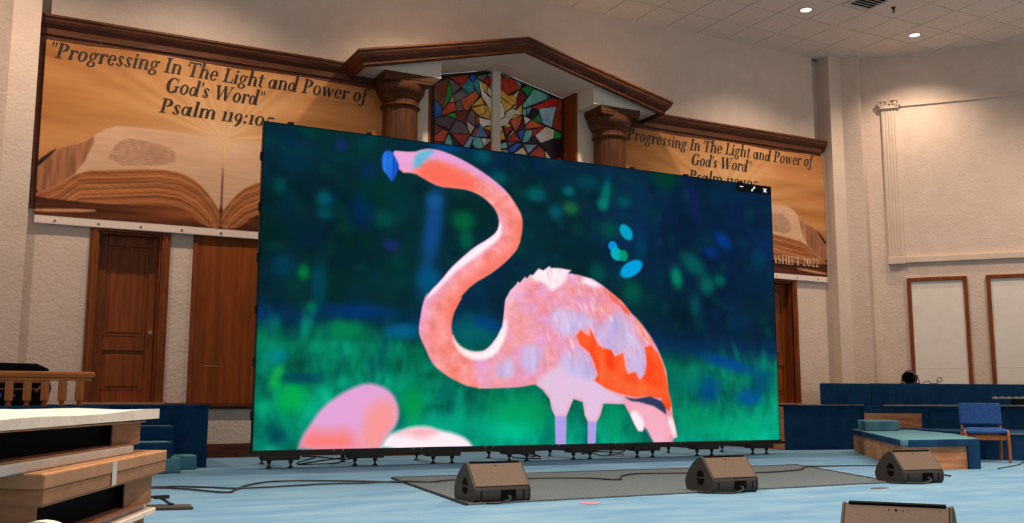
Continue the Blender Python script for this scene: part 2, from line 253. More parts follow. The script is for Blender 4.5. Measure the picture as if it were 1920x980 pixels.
PANES=[([(3.515,6.025),(3.778,6.164),(3.769,6.082),(3.717,5.662),(3.684,5.586),(3.651,5.671),(3.585,5.732),(3.519,5.75)],(95,45,30)),([(3.787,6.175),(4.141,6.27),(4.151,6.223),(4.018,6.044),(3.863,6.151)],(125,30,20)),([(3.784,6.093),(3.856,5.888),(3.713,5.653)],(20,125,50)),([(3.783,6.147),(3.873,6.125),(4.008,6.043),(3.86,5.898)],(86,80,80)),([(4.161,6.242),(4.219,6.291),(4.307,6.256),(4.233,6.153)],(20,65,140)),([(4.018,6.039),(4.151,6.213),(4.229,6.143),(4.265,6.021),(4.173,5.944),(4.056,6.026)],(35,105,120)),([(4.047,6.019),(4.163,5.939),(4.0,5.81),(3.877,5.765),(3.86,5.88)],(86,80,80)),([(4.239,6.145),(4.307,6.241),(4.346,6.225),(4.367,5.973),(4.338,5.986)],(50,115,120)),([(4.316,6.279),(4.503,6.342),(4.425,6.219),(4.336,6.238)],(95,85,82)),([(4.425,6.21),(4.513,6.297),(4.612,6.303),(4.612,6.211),(4.504,6.139)],(120,26,20)),([(4.523,6.354),(4.612,6.377),(4.612,6.318),(4.519,6.316)],(72,135,135)),([(3.801,5.755),(3.857,5.87),(3.882,5.766)],(150,140,125)),([(3.69,5.587),(3.792,5.741),(3.902,5.76),(3.922,5.628),(3.756,5.534),(3.644,5.501)],(150,50,25)),([(3.528,5.742),(3.594,5.716),(3.651,5.653),(3.676,5.576),(3.634,5.482),(3.532,5.441)],(25,75,150)),([(3.915,5.762),(4.0,5.801),(4.069,5.658),(3.935,5.621)],(86,80,80)),([(4.01,5.812),(4.173,5.935),(4.289,6.025),(4.352,5.934),(4.194,5.73),(4.117,5.629),(4.059,5.692)],(150,70,30)),([(4.203,5.731),(4.387,5.921),(4.456,5.812)],(190,134,56)),([(4.213,5.705),(4.456,5.799),(4.463,5.649),(4.33,5.604)],(190,134,56)),([(4.47,5.801),(4.525,5.758),(4.471,5.668)],(190,134,56)),([(4.34,5.598),(4.457,5.639),(4.409,5.578)],(190,134,56)),([(4.418,5.576),(4.535,5.75),(4.565,5.654),(4.546,5.551)],(190,134,56)),([(4.35,6.217),(4.405,6.134),(4.445,6.021),(4.614,5.899),(4.615,5.552),(4.57,5.545),(4.575,5.674),(4.515,5.793),(4.407,5.924),(4.366,6.1)],(200,190,165)),([(4.366,6.214),(4.5,6.148),(4.505,5.993),(4.429,6.073)],(190,134,56)),([(4.512,6.131),(4.613,6.055),(4.614,5.917),(4.514,6.013)],(200,190,165)),([(4.543,6.136),(4.613,6.193),(4.613,6.073)],(190,134,56)),([(4.354,5.562),(4.458,5.548),(4.615,5.542),(4.616,5.442),(4.507,5.437),(4.419,5.395),(4.36,5.463)],(200,190,165)),([(3.756,5.525),(3.917,5.583),(3.931,5.477)],(35,130,50)),([(3.926,5.611),(4.117,5.659),(4.175,5.691),(4.128,5.504),(4.115,5.394),(4.023,5.436),(3.937,5.469)],(80,20,22)),([(3.532,5.432),(3.756,5.507),(3.908,5.465),(3.806,5.291),(3.533,5.353)],(65,50,65)),([(3.918,5.458),(4.023,5.427),(4.115,5.376),(4.159,5.239),(3.797,5.228)],(72,65,75)),([(4.141,5.56),(4.213,5.678),(4.272,5.614),(4.273,5.397),(4.134,5.487)],(80,75,80)),([(4.126,5.471),(4.274,5.379),(4.188,5.242),(4.143,5.344)],(150,140,130)),([(4.284,5.597),(4.35,5.57),(4.341,5.442),(4.293,5.418)],(110,40,25)),([(3.534,5.339),(3.669,5.273),(3.536,5.133)],(100,40,30)),([(3.536,5.124),(3.684,5.27),(3.778,5.234),(3.705,5.057),(3.537,5.045)],(150,55,30)),([(3.788,5.2),(3.845,5.128),(3.86,5.014),(3.709,5.022)],(72,135,135)),([(3.854,5.214),(4.178,5.232),(4.046,5.028)],(125,35,28)),([(3.801,5.22),(3.844,5.207),(4.036,5.023),(3.865,5.02)],(22,18,30)),([(4.226,5.229),(4.293,5.364),(4.332,5.36),(4.275,5.226)],(150,60,30)),([(4.336,5.36),(4.38,5.429),(4.41,5.397),(4.518,5.239),(4.284,5.219)],(60,95,140)),([(4.297,5.379),(4.361,5.445),(4.338,5.37)],(20,60,140)),([(4.419,5.386),(4.557,5.344),(4.538,5.245)],(90,20,20)),([(4.439,5.392),(4.576,5.437),(4.563,5.354)],(190,134,56)),([(4.571,5.346),(4.616,5.406),(4.616,5.224),(4.542,5.224)],(50,15,18)),([(4.186,5.212),(4.255,5.211),(4.17,5.007),(4.065,5.012)],(90,125,165)),([(4.265,5.207),(4.381,5.209),(4.461,5.015),(4.295,5.022),(4.231,5.086)],(72,135,135)),([(4.395,5.207),(4.508,5.211),(4.466,5.061)],(165,155,145)),([(4.512,5.204),(4.597,5.213),(4.489,5.091)],(150,140,130)),([(4.474,5.008),(4.509,5.093),(4.617,5.188),(4.617,5.007)],(95,20,20)),([(4.762,6.36),(4.923,6.296),(4.943,6.336),(5.045,6.324),(5.147,6.185),(4.883,6.03),(4.762,6.105)],(140,40,20)),([(4.772,6.388),(4.933,6.353),(4.919,6.31)],(110,105,100)),([(5.055,6.331),(5.167,6.277),(5.151,6.196)],(80,130,130)),([(5.171,6.207),(5.208,6.274),(5.266,6.255)],(22,18,30)),([(5.171,6.188),(5.28,6.253),(5.414,6.23),(5.3,6.073)],(20,110,50)),([(5.311,6.059),(5.418,6.222),(5.669,6.164),(5.681,6.072),(5.208,5.845),(5.198,5.909)],(85,150,145)),([(5.685,6.163),(5.765,6.112),(5.689,6.077)],(40,80,160)),([(5.393,5.89),(5.769,6.1),(5.907,6.114),(5.874,5.976),(5.413,5.855)],(165,30,25)),([(5.922,6.11),(5.981,6.106),(5.973,5.527),(5.783,5.573)],(125,50,35)),([(5.517,5.879),(5.87,5.963),(5.771,5.572),(5.589,5.626)],(120,155,195)),([(5.151,6.166),(5.273,6.041),(5.187,5.907),(5.075,5.826),(5.069,6.02)],(100,20,20)),([(5.014,6.053),(5.126,6.155),(5.065,6.005)],(160,150,140)),([(4.752,6.118),(4.903,6.024),(5.065,5.899),(4.994,5.856),(4.753,5.993)],(190,134,56)),([(4.909,6.021),(5.014,6.053),(5.065,6.001),(5.065,5.908)],(190,134,56)),([(4.753,5.97),(4.988,5.849),(4.96,5.801),(4.839,5.72),(4.823,5.837),(4.753,5.919)],(190,134,56)),([(4.976,5.803),(5.065,5.886),(5.065,5.825)],(190,134,56)),([(4.747,5.896),(4.803,5.852),(4.833,5.765),(4.84,5.637),(4.748,5.579)],(200,190,165)),([(4.748,5.566),(4.848,5.629),(4.868,5.723),(4.984,5.801),(5.096,5.788),(5.163,5.727),(5.045,5.705),(4.94,5.595),(4.884,5.496),(4.748,5.451)],(172,162,147)),([(5.079,5.805),(5.177,5.896),(5.183,5.724),(5.126,5.75)],(190,134,56)),([(4.974,5.624),(5.045,5.694),(5.157,5.71),(5.005,5.622)],(190,134,56)),([(4.944,5.583),(5.173,5.697),(5.152,5.568),(5.055,5.403)],(150,65,35)),([(5.187,5.693),(5.234,5.509),(5.075,5.392),(5.167,5.561)],(60,15,20)),([(5.212,5.702),(5.351,5.66),(5.248,5.553)],(190,180,165)),([(5.197,5.816),(5.261,5.839),(5.255,5.712),(5.201,5.723)],(90,150,150)),([(5.273,5.845),(5.393,5.895),(5.29,5.73)],(90,120,165)),([(5.31,5.734),(5.403,5.848),(5.507,5.864),(5.523,5.795),(5.372,5.659)],(22,18,30)),([(5.388,5.646),(5.517,5.78),(5.579,5.619)],(20,110,40)),([(5.248,5.526),(5.361,5.648),(5.626,5.575),(5.248,5.47)],(185,75,40)),([(5.396,5.485),(5.626,5.562),(5.433,5.386),(5.375,5.347)],(140,30,25)),([(5.437,5.379),(5.658,5.572),(5.825,5.532),(5.814,5.378),(5.556,5.262)],(195,185,170)),([(5.838,5.524),(5.973,5.494),(5.966,5.401),(5.833,5.377)],(20,130,50)),([(5.252,5.448),(5.388,5.475),(5.357,5.354),(5.289,5.248),(5.187,5.23)],(80,145,145)),([(5.086,5.381),(5.234,5.49),(5.234,5.413),(5.171,5.257)],(25,65,140)),([(5.244,5.224),(5.422,5.348),(5.542,5.255)],(22,18,30)),([(5.567,5.247),(5.818,5.362),(5.972,5.387),(5.964,5.056),(5.764,5.027)],(25,15,30)),([(4.754,5.439),(4.79,5.452),(4.8,5.393),(4.755,5.336)],(190,134,56)),([(4.755,5.3),(4.81,5.38),(4.85,5.239),(4.755,5.218)],(190,134,56)),([(4.818,5.441),(4.934,5.536),(4.964,5.479)],(190,134,56)),([(4.828,5.43),(5.005,5.468),(4.868,5.314)],(110,25,20)),([(4.878,5.243),(5.015,5.427),(5.021,5.385),(4.904,5.273)],(150,140,130)),([(4.888,5.231),(5.035,5.374),(5.15,5.249),(4.905,5.215)],(130,25,20)),([(4.899,5.201),(5.065,5.222),(4.909,5.119)],(80,70,80)),([(4.755,5.147),(4.871,5.194),(4.891,5.094),(4.755,5.064)],(85,150,150)),([(4.909,5.078),(5.075,5.196),(5.173,5.198),(5.025,5.041),(4.925,5.029)],(25,70,170)),([(5.025,5.014),(5.197,5.146),(5.284,5.017)],(165,155,145)),([(5.221,5.195),(5.48,5.218),(5.303,5.047)],(100,130,170)),([(5.313,5.017),(5.515,5.201),(5.624,5.127),(5.644,4.833),(5.313,4.796)],(130,45,30)),([(5.639,5.133),(5.753,5.012),(5.663,4.965)],(190,180,170)),([(4.759,5.039),(4.865,5.066),(4.775,5.012)],(190,134,56)),([(4.779,4.996),(4.885,5.068),(4.911,5.015)],(90,120,165)),([(5.763,5.004),(5.97,5.043),(5.968,4.832),(5.669,4.817)],(140,35,35)),([(3.538,5.033),(3.701,5.044),(3.856,5.005),(4.046,5.007),(4.049,4.655),(3.543,4.599)],(110,40,30)),([(4.057,5.001),(4.286,5.009),(4.455,5.002),(4.456,4.701),(4.06,4.657)],(40,70,110)),([(4.466,4.996),(4.617,4.996),(4.618,4.719),(4.468,4.702)],(95,85,82)),([(4.756,4.995),(4.905,5.005),(5.005,5.002),(5.005,4.762),(4.756,4.734)],(72,135,135)),([(5.017,5.0),(5.293,5.003),(5.3,4.795),(5.017,4.763)],(90,30,25))]
BOOK={'page':[(-0.017,0.403),(-0.036,0.715),(0.211,1.027),(0.537,1.152),(0.879,1.436),(1.212,1.445),(1.669,1.452),(2.107,1.418),(2.284,1.296),(2.403,1.093),(2.411,0.305),(2.245,0.574),(2.068,0.752),(1.829,0.868),(1.531,0.888),(0.99,0.818),(0.529,0.76),(0.242,0.512)],'pageside':[(-0.017,0.403),(-0.036,0.715),(0.211,1.027),(0.537,1.152),(0.714,1.294),(0.528,0.777),(0.242,0.512)],'block':[(-0.028,0.352),(-0.017,0.403),(0.242,0.512),(0.529,0.76),(0.99,0.818),(1.531,0.888),(1.829,0.868),(2.068,0.752),(2.245,0.574),(2.411,0.305),(2.433,0.182),(2.333,0.103),(2.094,0.171),(1.953,0.334),(1.719,0.383),(1.267,0.358),(0.737,0.326)],'dark':[(-0.036,0.708),(-0.028,0.815),(0.197,1.025),(0.218,1.018)],'table':[(-0.043,0.351),(0.736,0.332),(1.267,0.358),(1.719,0.383),(1.953,0.334),(2.094,0.171),(2.333,0.103),(2.453,0.095),(2.461,-0.081),(-0.005,-0.267)],'text':[(0.815,0.877),(0.997,1.278),(1.35,1.27),(1.747,1.195),(1.726,0.945)],'ribbon':[(-0.019,0.195),(0.741,0.252),(0.743,0.208),(-0.016,0.15)]}
# ------------------------------------------------------------------ the setting
WY=2.65; CZ=7.69; CX=4.65            # back wall plane, ceiling height, centre line of the back wall
mx=lambda x: 2*CX-x                  # mirror about the centre line
# stage floor and the lower hall floor
struct(MB().hexa([(-9,-9.3),(15.5,-9.3),(15.5,3.6),(-9,3.6)],-0.12,0.0),'floor',M['carpet'],'light blue carpeted stage floor')
struct(MB().box(-12,18,-20,-9.3,-1.0,-0.86).box(-9,15.5,-9.36,-9.3,-0.86,0.0),'floor_hall',M['riser'],'blue carpet of the hall below the stage')

# back wall with two door openings and the window recess
wb=MB()
D0,D1,DZ0,DZ1=-1.55,-0.73,0.735,3.07
def wallseg(a,b,z0,z1,y0=WY,y1=WY+0.5): wb.box(a,b,y0,y1,z0,z1)
for s in (0,1):
    q=(lambda x:x) if s==0 else mx
    def seg(a,b,z0,z1):
        a,b=sorted((q(a),q(b))); wallseg(a,b,z0,z1)
    seg(-2.60,D0,0,5.8); seg(D1,3.25,0,5.8); seg(D0,D1,0,DZ0); seg(D0,D1,DZ1,5.8); seg(-2.32,3.25,5.8,7.75)
    a,b=sorted((q(-2.60),q(-2.32))); wallseg(a,b,5.8,7.75,WY+0.14,WY+0.5)
wallseg(3.25,mx(3.25),0,4.45); wallseg(3.25,mx(3.25),6.40,7.75)
struct(wb,'wall_back',M['wall'],'beige textured back wall of the stage')

# corner piers and the two slanting side walls
rp=[(11.86,2.68),(11.82,2.40),(12.16,2.42),(12.355,2.118),(12.548,2.278),(12.9,3.3),(11.86,3.3)]
struct(MB().hexa(rp,0,7.75),'wall_corner_pier_right',M['wall'],'stepped beige corner pier beside the right banner')
lp=[(-2.44,2.68),(-2.44,2.40),(-2.78,2.42),(-2.97,2.118),(-3.17,2.278),(-3.5,3.3),(-2.44,3.3)]
struct(MB().hexa(lp,0,7.75),'wall_corner_pier_left',M['wall'],'beige corner pier beside the left banner')
RW0=Vector((12.548,2.278,0)); RU=Vector((0.669,-0.743,0)).normalized(); RN=Vector((-0.743,-0.669,0)).normalized()
def rwp(s,z,o=0.0): v=RW0+RU*s+RN*o; return (v.x,v.y,z)
def rwbox(mb,s0,s1,z0,z1,o0,o1):
    return mb.hexa([rwp(s0,0,o0)[:2],rwp(s1,0,o0)[:2],rwp(s1,0,o1)[:2],rwp(s0,0,o1)[:2]],z0,z1)
struct(rwbox(MB(),-0.25,7.5,0,7.75,-0.3,0.0),'wall_right',M['wall'],'slanting beige textured side wall')
LW0=Vector((-3.17,2.278,0)); LU=Vector((-0.669,-0.743,0)).normalized()
LN=Vector((0.743,-0.669,0)).normalized()
mb=MB(); a=LW0-LU*0.25; b=LW0+LU*8; mb.hexa([a[:2],b[:2],(b-LN*0.3)[:2],(a-LN*0.3)[:2]],0,7.75)
struct(mb,'wall_left',M['wall'],'slanting beige side wall behind the railing')

# ceiling: backing plus single tiles
ceil=struct(MB().box(-9,19,-15,3.4,CZ+0.016,CZ+0.12),'ceiling',M['tilegap'],'tiled ceiling')
TX,TY=0.685,0.772; GX0,GY0=7.33,2.70; gap=0.008
tile_me=None; rest=MB()
for i in range(-22,16):
    for j in range(0,23):
        x0=GX0+i*TX; y1=GY0-j*TY
        if -6<=i<=15 and j<=5:
            if tile_me is None:
                t=build(MB().box(gap,TX-gap,gap-TY,-gap,0,0.016),'ceiling_tile',M['tile'],bevel=0); tile_me=t.data
            else:
                t=bpy.data.objects.new('ceiling_tile',tile_me); COL.objects.link(t)
            t.parent=ceil; t.location=(x0,y1,CZ)
        else: rest.box(x0+gap,x0+TX-gap,y1-TY+gap,y1-gap,CZ,CZ+0.016)
o=build(rest,'ceiling_tile_field',M['tile'],parent=ceil,kind='stuff')

# ceiling downlights in rows (the lamps that light the hall)
def downlight(x,y,label,power,cone=128):
    t=thing('ceiling_downlight',label,'downlight',(x,y,CZ),0,'recessed ceiling downlights')
    v=MB()
    prof=[(0.135,-0.012),(0.135,0.0),(0.095,0.0),(0.095,-0.012)]; n=28; vs=[];fs=[]
    for r,z in prof:
        for k in range(n): vs.append((r*math.cos(2*math.pi*k/n),r*math.sin(2*math.pi*k/n),z))
    for k in range(4):
        for i in range(n): fs.append((k*n+i,k*n+(i+1)%n,((k+1)%4)*n+(i+1)%n,((k+1)%4)*n+i))
    v.add(vs,fs); build(v,'trim_ring',M['whiteplastic'],t,world=False)
    build(MB().lathe((0,0),[(0.095,-0.006),(0.095,-0.002)],24),'lamp_lens',M['lampglow'],t,world=False)
    ld=bpy.data.lights.new('downlight_beam','SPOT'); ld.energy=power; ld.color=CAN_COLOR; ld.spot_size=R(cone); ld.spot_blend=1.0; ld.shadow_soft_size=0.07
    lo=bpy.data.objects.new('downlight_beam',ld); COL.objects.link(lo); lo.parent=t; lo.location=(0,0,-0.05)
    return t
BACKROW=[(12.426,0.78,'ceiling downlight nearest the slanting right wall'),(9.716,0.82,'ceiling downlight near the air vent above the back wall')]
BACKROW+=[(x,0.80,'ceiling downlight in the row along the back wall, outside the view') for x in (6.35,2.95,-0.42,-3.13)]
for x,y,lb in BACKROW: downlight(x,y,lb,CAN_POWER*(0.75 if x>12 else 1.0))
for k in range(7):
    downlight(9.716-2.71*5+2.71*k,-6.6,'ceiling downlight over the front of the stage, outside the view',CAN_POWER*3.0,92)
downlight(13.4,-2.3,'ceiling downlight along the slanting right wall, outside the view',CAN_POWER*1.4)

# air vent and sprinkler
t=thing('ceiling_vent','square louvred air vent in the tiled ceiling','vent',(10.07,0.39-TY/2,CZ))
vx0,vx1,vy0,vy1=GX0+4*TX+0.03,GX0+5*TX-0.03,GY0-4*TY+0.04,GY0-3*TY-0.04
build(MB().box(vx0,vx1,vy0,vy0+0.07,CZ-0.02,CZ).box(vx0,vx1,vy1-0.07,vy1,CZ-0.02,CZ).box(vx0,vx0+0.07,vy0+0.07,vy1-0.07,CZ-0.02,CZ).box(vx1-0.07,vx1,vy0+0.07,vy1-0.07,CZ-0.02,CZ),'frame',M['whiteplastic'],t)
build(MB().box(vx0+0.07,vx1-0.07,vy0+0.07,vy1-0.07,CZ-0.003,CZ-0.001),'duct_opening',M['blackmat'],t)
for k in range(7):
    y=vy0+0.10+k*(vy1-vy0-0.2)/6
    build(MB().obox(((vx0+vx1)/2,y,CZ-0.014),((vx1-vx0)/2-0.07,0,0),(0,0.024,0.008),(0,-0.001,0.0016)),'louvre',M['whiteplastic'],t)
t=thing('fire_sprinkler','small dark sprinkler head hanging from the ceiling tile','sprinkler',(11.0,0.013,CZ))
build(MB().lathe((11.0,0.013),[(0.05,CZ-0.008),(0.05,CZ)],16),'escutcheon',M['whiteplastic'],t)
build(MB().lathe((11.0,0.013),[(0.022,CZ-0.10),(0.03,CZ-0.095),(0.012,CZ-0.085),(0.014,CZ-0.05),(0.03,CZ-0.04),(0.034,CZ-0.008)],12),'sprinkler_head',M['black'],t)

# ------------------------------------------------------------------ trims on the back wall
# crown moulding: swept profile along the wall, round the pediment and on
PROF=[(0,0),(0.15,0),(0.152,-0.022),(0.135,-0.034),(0.128,-0.055),(0.10,-0.085),(0.062,-0.115),(0.045,-0.128),(0.045,-0.15),(0.02,-0.16),(0.0,-0.165)]
PROF=[(o,h*1.38) for o,h in PROF]
def crown(path,name,parent=None):
    mb=MB(); n=len(PROF)
    vs=[];fs=[]
    for (x,y,z,ox,oy) in path:
        for (o,h) in PROF: vs.append((x+ox*o,y+oy*o,z+h))
    for k in range(len(path)-1):
        for i in range(n-1): fs.append((k*n+i,(k+1)*n+i,(k+1)*n+i+1,k*n+i+1))
        fs.append((k*n+n-1,(k+1)*n+n-1,(k+1)*n,k*n))
    fs.append(tuple(range(n))); fs.append(tuple(reversed(range((len(path)-1)*n,len(path)*n))))
    mb.add(vs,fs)
    if parent: return build(mb,name,M['woodx'],parent)
    return struct(mb,name,M['woodx'])
PX0=1.94; PYF=1.97; CTZ=5.95; APZ=6.63
crown([(-2.43,WY,CTZ,0,-1),(PX0,WY,CTZ,-1,-1)],'trim_1')['label']='dark wood crown moulding over the left banner'
crown([(mx(PX0),WY,CTZ,1,-1),(11.80,WY,CTZ,0,-1)],'trim_2')['label']='dark wood crown moulding over the right banner'
for s,nm,lb in ((0,'trim_3','dark wood board behind the left banner'),(1,'trim_4','dark wood board behind the right banner')):
    q=(lambda x:x) if s==0 else mx
    a,b=sorted((q(-2.43),q(2.45)))
    mb=MB().box(a,b,WY-0.03,WY,5.50,5.79).box(a,b,WY-0.055,WY-0.03,5.70,5.79)
    e0,e1=sorted((q(-2.43),q(-2.22))); mb.box(e0,e1,WY-0.03,WY,3.3,5.50)
    struct(mb,nm,M['woodx'],lb)

# gabled pediment over the columns
t=thing('pediment','white gabled pediment with dark wood crown above the stained glass','pediment',(CX,1.97,5.79))
SL=(APZ-CTZ)/(CX-PX0+0.15)
zs=lambda x: 6.45-SL*abs(x-CX)
build(MB().prism_y([(PX0+0.01,zs(PX0)),(CX,6.45),(mx(PX0)-0.01,zs(PX0)),(mx(PX0)-0.01,zs(PX0)+0.13),(CX,6.58),(PX0+0.01,zs(PX0)+0.13)],PYF,WY-0.001).prism_y([(3.26,zs(3.26)),(CX,6.45),(mx(3.26),zs(3.26)),(mx(3.26),zs(3.26)+0.02),(CX,6.47),(3.26,zs(3.26)+0.02)],WY-0.001,3.05),'gable_soffit',M['smooth'],t)
for s in (0,1):
    q=(lambda x:x) if s==0 else mx
    poly=[(q(PX0+0.01),5.79),(q(3.24),5.79),(q(3.24),zs(3.24)+0.01),(q(PX0+0.01),zs(PX0)+0.01)]
    build(MB().prism_y(poly,PYF+0.14,WY-0.001),'entablature_block',M['smooth'],t)
crown([(PX0,WY,CTZ,-1,-1),(PX0,PYF,CTZ,-1,-1),(CX,PYF,APZ,0,-1),(mx(PX0),PYF,CTZ,1,-1),(mx(PX0),WY,CTZ,1,-1)],'crown_moulding',t)

# recess jambs beside the glass
for s,nm in ((0,'trim_5'),(1,'trim_6')):
    q=(lambda x:x) if s==0 else mx
    a,b=sorted((q(3.25),q(3.29)))
    struct(MB().prism_y([(a,4.45),(b,4.45),(b,zs(b)),(a,zs(a))],WY-0.012,3.05),nm,M['wood'],'wood jamb %s of the stained glass'%('left','right')[s])
    a,b=sorted((q(2.35),q(3.25)))
    struct(MB().box(a,b,WY-0.006,WY,0.2,5.79),'wall_niche_strip_%s'%('left','right')[s],M['smooth'],'smooth white wall strip behind the %s column'%('left','right')[s])

# stained glass in two lights
t=thing('stained_glass_window','stained glass window of a white dove among coloured shards','window',(CX,3.05,4.45))
build(MB().prism_y([(3.27,4.45),(mx(3.27),4.45),(mx(3.27),zs(3.27)),(CX,6.445),(3.27,zs(3.27))],3.06,3.10),'lead_backing',M['lead'],t)
build(MB().box(CX-0.075,CX+0.075,2.98,3.06,4.45,6.44),'mullion',M['smooth'],t)
GM={}
def glass(c):
    if c not in GM:
        GM[c]=mat('stained_glass_%d_%d_%d'%c,tuple(min(255,v*1.55+8) for v in c),tuple(min(255,v*1.3) for v in c),scale=6,rough=0.25,bump=0.1,bscale=12)
    return GM[c]
for k,(poly,c) in enumerate(PANES):
    P=[Vector(p) for p in poly]; ctr=sum(P,Vector((0,0)))/len(P)
    Q=[]
    for p_ in P:
        d=p_-ctr; L=d.length; Q.append(tuple(ctr+d*max(0.6,(L-0.0035)/max(L,1e-4))))
    Q=[(min(max(x,3.275),mx(3.275)),min(zz,zs(x)-0.004)) for x,zz in Q]
    yy=3.05+0.0012*(k%4)
    build(MB().prism_y(Q,yy,yy+0.012),'glass_pane',glass(c),t)

# columns
def column(x,label):
    t=thing('column',label,'column',(x,2.47,0),0,'round wood columns beside the stained glass')
    c=(x,2.47)
    build(MB().box(x-0.40,x+0.40,2.10,WY,5.70,5.79).box(x-0.385,x+0.385,2.105,WY,5.655,5.70),'abacus',M['colwood'],t)
    build(MB().lathe(c,[(0.275,5.30),(0.30,5.305),(0.315,5.325),(0.30,5.345),(0.285,5.35),(0.285,5.43),(0.30,5.435),(0.31,5.455),(0.335,5.50),(0.37,5.55),(0.385,5.60),(0.385,5.655)],40),'capital',M['colwood'],t,smooth=True)
    build(MB().lathe(c,[(0.30,0.30),(0.295,1.8),(0.275,5.30)],40),'shaft',M['colwood'],t,smooth=True)
    build(MB().lathe(c,[(0.38,0.10),(0.40,0.13),(0.38,0.17),(0.33,0.20),(0.35,0.24),(0.34,0.28),(0.30,0.30)],40),'base_ring',M['colwood'],t,smooth=True)
    build(MB().box(x-0.42,x+0.42,2.06,WY,0,0.10),'plinth',M['colwood'],t)
column(2.70,'round stained wood column left of the stained glass')
column(mx(2.70),'round stained wood column right of the stained glass')

# doors
def door(n,q,label):
    a,b=sorted((q(D0),q(D1)))
    root=struct(MB().box(min(q(D0-0.11),q(D0)),max(q(D0-0.11),q(D0)),WY-0.035,WY+0.02,DZ0,3.19).box(min(q(D1+0.11),q(D1)),max(q(D1+0.11),q(D1)),WY-0.035,WY+0.02,DZ0,3.19).box(a,b,WY-0.035,WY+0.02,DZ1,3.19),'door_%d'%n,M['wood'],label)
    for xx in ((D0-0.055),(D1+0.055)):
        build(MB().box(q(xx)-0.02,q(xx)+0.02,WY-0.048,WY-0.035,DZ0,3.19),'casing_bead',M['wood'],root)
    build(MB().box(a,a+0.025,WY+0.02,WY+0.22,DZ0,DZ1).box(b-0.025,b,WY+0.02,WY+0.22,DZ0,DZ1).box(a+0.025,b-0.025,WY+0.02,WY+0.22,DZ1-0.03,DZ1),'door_jamb',M['wood'],root)
    l0,l1=a+0.025,b-0.025; yl=WY+0.15
    st=0.115
    lf=MB().box(l0,l0+st,yl,yl+0.045,DZ0,DZ1-0.03).box(l1-st,l1,yl,yl+0.045,DZ0,DZ1-0.03)
    for z0,z1 in ((DZ0,0.93),(1.46,1.66),(2.90,DZ1-0.03)): lf.box(l0+st,l1-st,yl,yl+0.045,z0,z1)
    leaf=build(lf,'door_leaf',M['wood'],root,bevel=0.006)
    for z0,z1 in ((0.93,1.46),(1.66,2.90)):
        build(MB().box(l0+st+0.0,l1-st-0.0,yl+0.022,yl+0.04,z0,z1).box(l0+st+0.05,l1-st-0.05,yl+0.012,yl+0.022,z0+0.05,z1-0.05),'door_panel',M['woodv'],leaf,bevel=0.006)
        build(MB().box(l0+st,l1-st,yl-0.004,yl+0.022,z0,z0+0.018),'panel_bead',M['wood'],leaf)
    kx=l1-0.06 if q(0)==0 else l0+0.06
    build(MB().tube([(kx,yl,1.72),(kx,yl-0.05,1.72),(kx,yl-0.06,1.72)],[0.012,0.012,0.03],12),'door_knob',M['metal'],leaf)
    build(MB().box(a-0.11,b+0.11,WY-0.07,WY+0.15,DZ0,DZ0+0.03),'threshold',M['cardpale'],root)
    return root
door(1,lambda x:x,'dark wood two panel door below the left banner')
door(2,mx,'dark wood two panel door below the right banner, partly behind the screen')

# wood wall panels, chair rail and base boards
for s in (0,1):
    q=(lambda x:x) if s==0 else mx
    sd=('left','right')[s]
    a,b=sorted((q(-0.31),q(2.2)))
    pn=struct(MB().box(a,b,WY-0.02,WY,0.755,3.4),'trim_%d'%(7+s),M['woodv'],'flat oak veneer wall panel beside the %s door'%sd)
    e0,e1=sorted((q(-0.31),q(-0.25)));
    build(MB().box(e0,e1,WY-0.032,WY-0.02,0.755,3.4),'panel_edge',M['wood'],pn)
    build(MB().box(q(-0.0)-0.1,q(-0.0)+0.1,WY-0.024,WY-0.02,1.262,1.272),'scratch',M['cardpale'],pn)
    a,b=sorted((q(-0.6),q(2.28)))
    struct(MB().box(a,b,WY-0.05,WY,0.705,0.755).box(a,b,WY-0.03,WY,0.67,0.705),'trim_%d'%(9+s),M['woodx'],'wood chair rail under the %s wall panel'%sd)
    struct(MB().box(a,b,WY-0.04,WY,0.0,0.10).box(a,b,WY-0.03,WY,0.10,0.16).box(a,b,WY-0.022,WY,0.16,0.19),'baseboard_%s'%sd,M['woodx'],'tall wood base board, %s part'%sd)
a,b=2.28,mx(2.28)
struct(MB().box(3.15,mx(3.15),WY-0.04,WY,0.0,0.10).box(3.15,mx(3.15),WY-0.03,WY,0.10,0.19),'baseboard_middle',M['woodx'],'tall wood base board behind the screen')

# ------------------------------------------------------------------ decoration on the right wall
fl=thing('wall_pilaster','slim fluted white pilaster with scrolled capital on the side wall','pilaster',rwp(0.52,3.45))
build(rwbox(MB(),0.37,0.67,3.59,6.58,0.0,0.05),'shaft',M['trimwall'],fl)
for k in range(5):
    s0=0.385+k*0.056
    build(rwbox(MB(),s0,s0+0.036,3.62,6.54,0.05,0.062),'flute_ridge',M['trimwall'],fl,bevel=0.008)
cap=build(rwbox(MB(),0.34,0.70,6.58,6.64,0.0,0.10),'capital',M['trimwall'],fl,bevel=0.01)
for s_ in (0.37,0.67):
    pts=[]
    for k in range(26):
        an=k*0.5; rr=0.075*(1-k/30); pts.append(rwp(s_+rr*math.cos(an)*(1 if s_>0.5 else -1),6.68+rr*math.sin(an),0.10))
    build(MB().tube(pts,0.014,6),'volute',M['trimwall'],cap,smooth=True)
build(rwbox(rwbox(MB(),0.33,0.47,6.73,6.755,0.0,0.13),0.56,0.71,6.74,6.765,0.0,0.13),'abacus',M['trimwall'],cap)
pts=[rwp(0.46+0.02*k,6.68+0.03*math.sin(k*2.2),0.09) for k in range(7)]
build(MB().tube(pts,0.018,6),'leaf_ornament',M['trimwall'],cap,smooth=True)
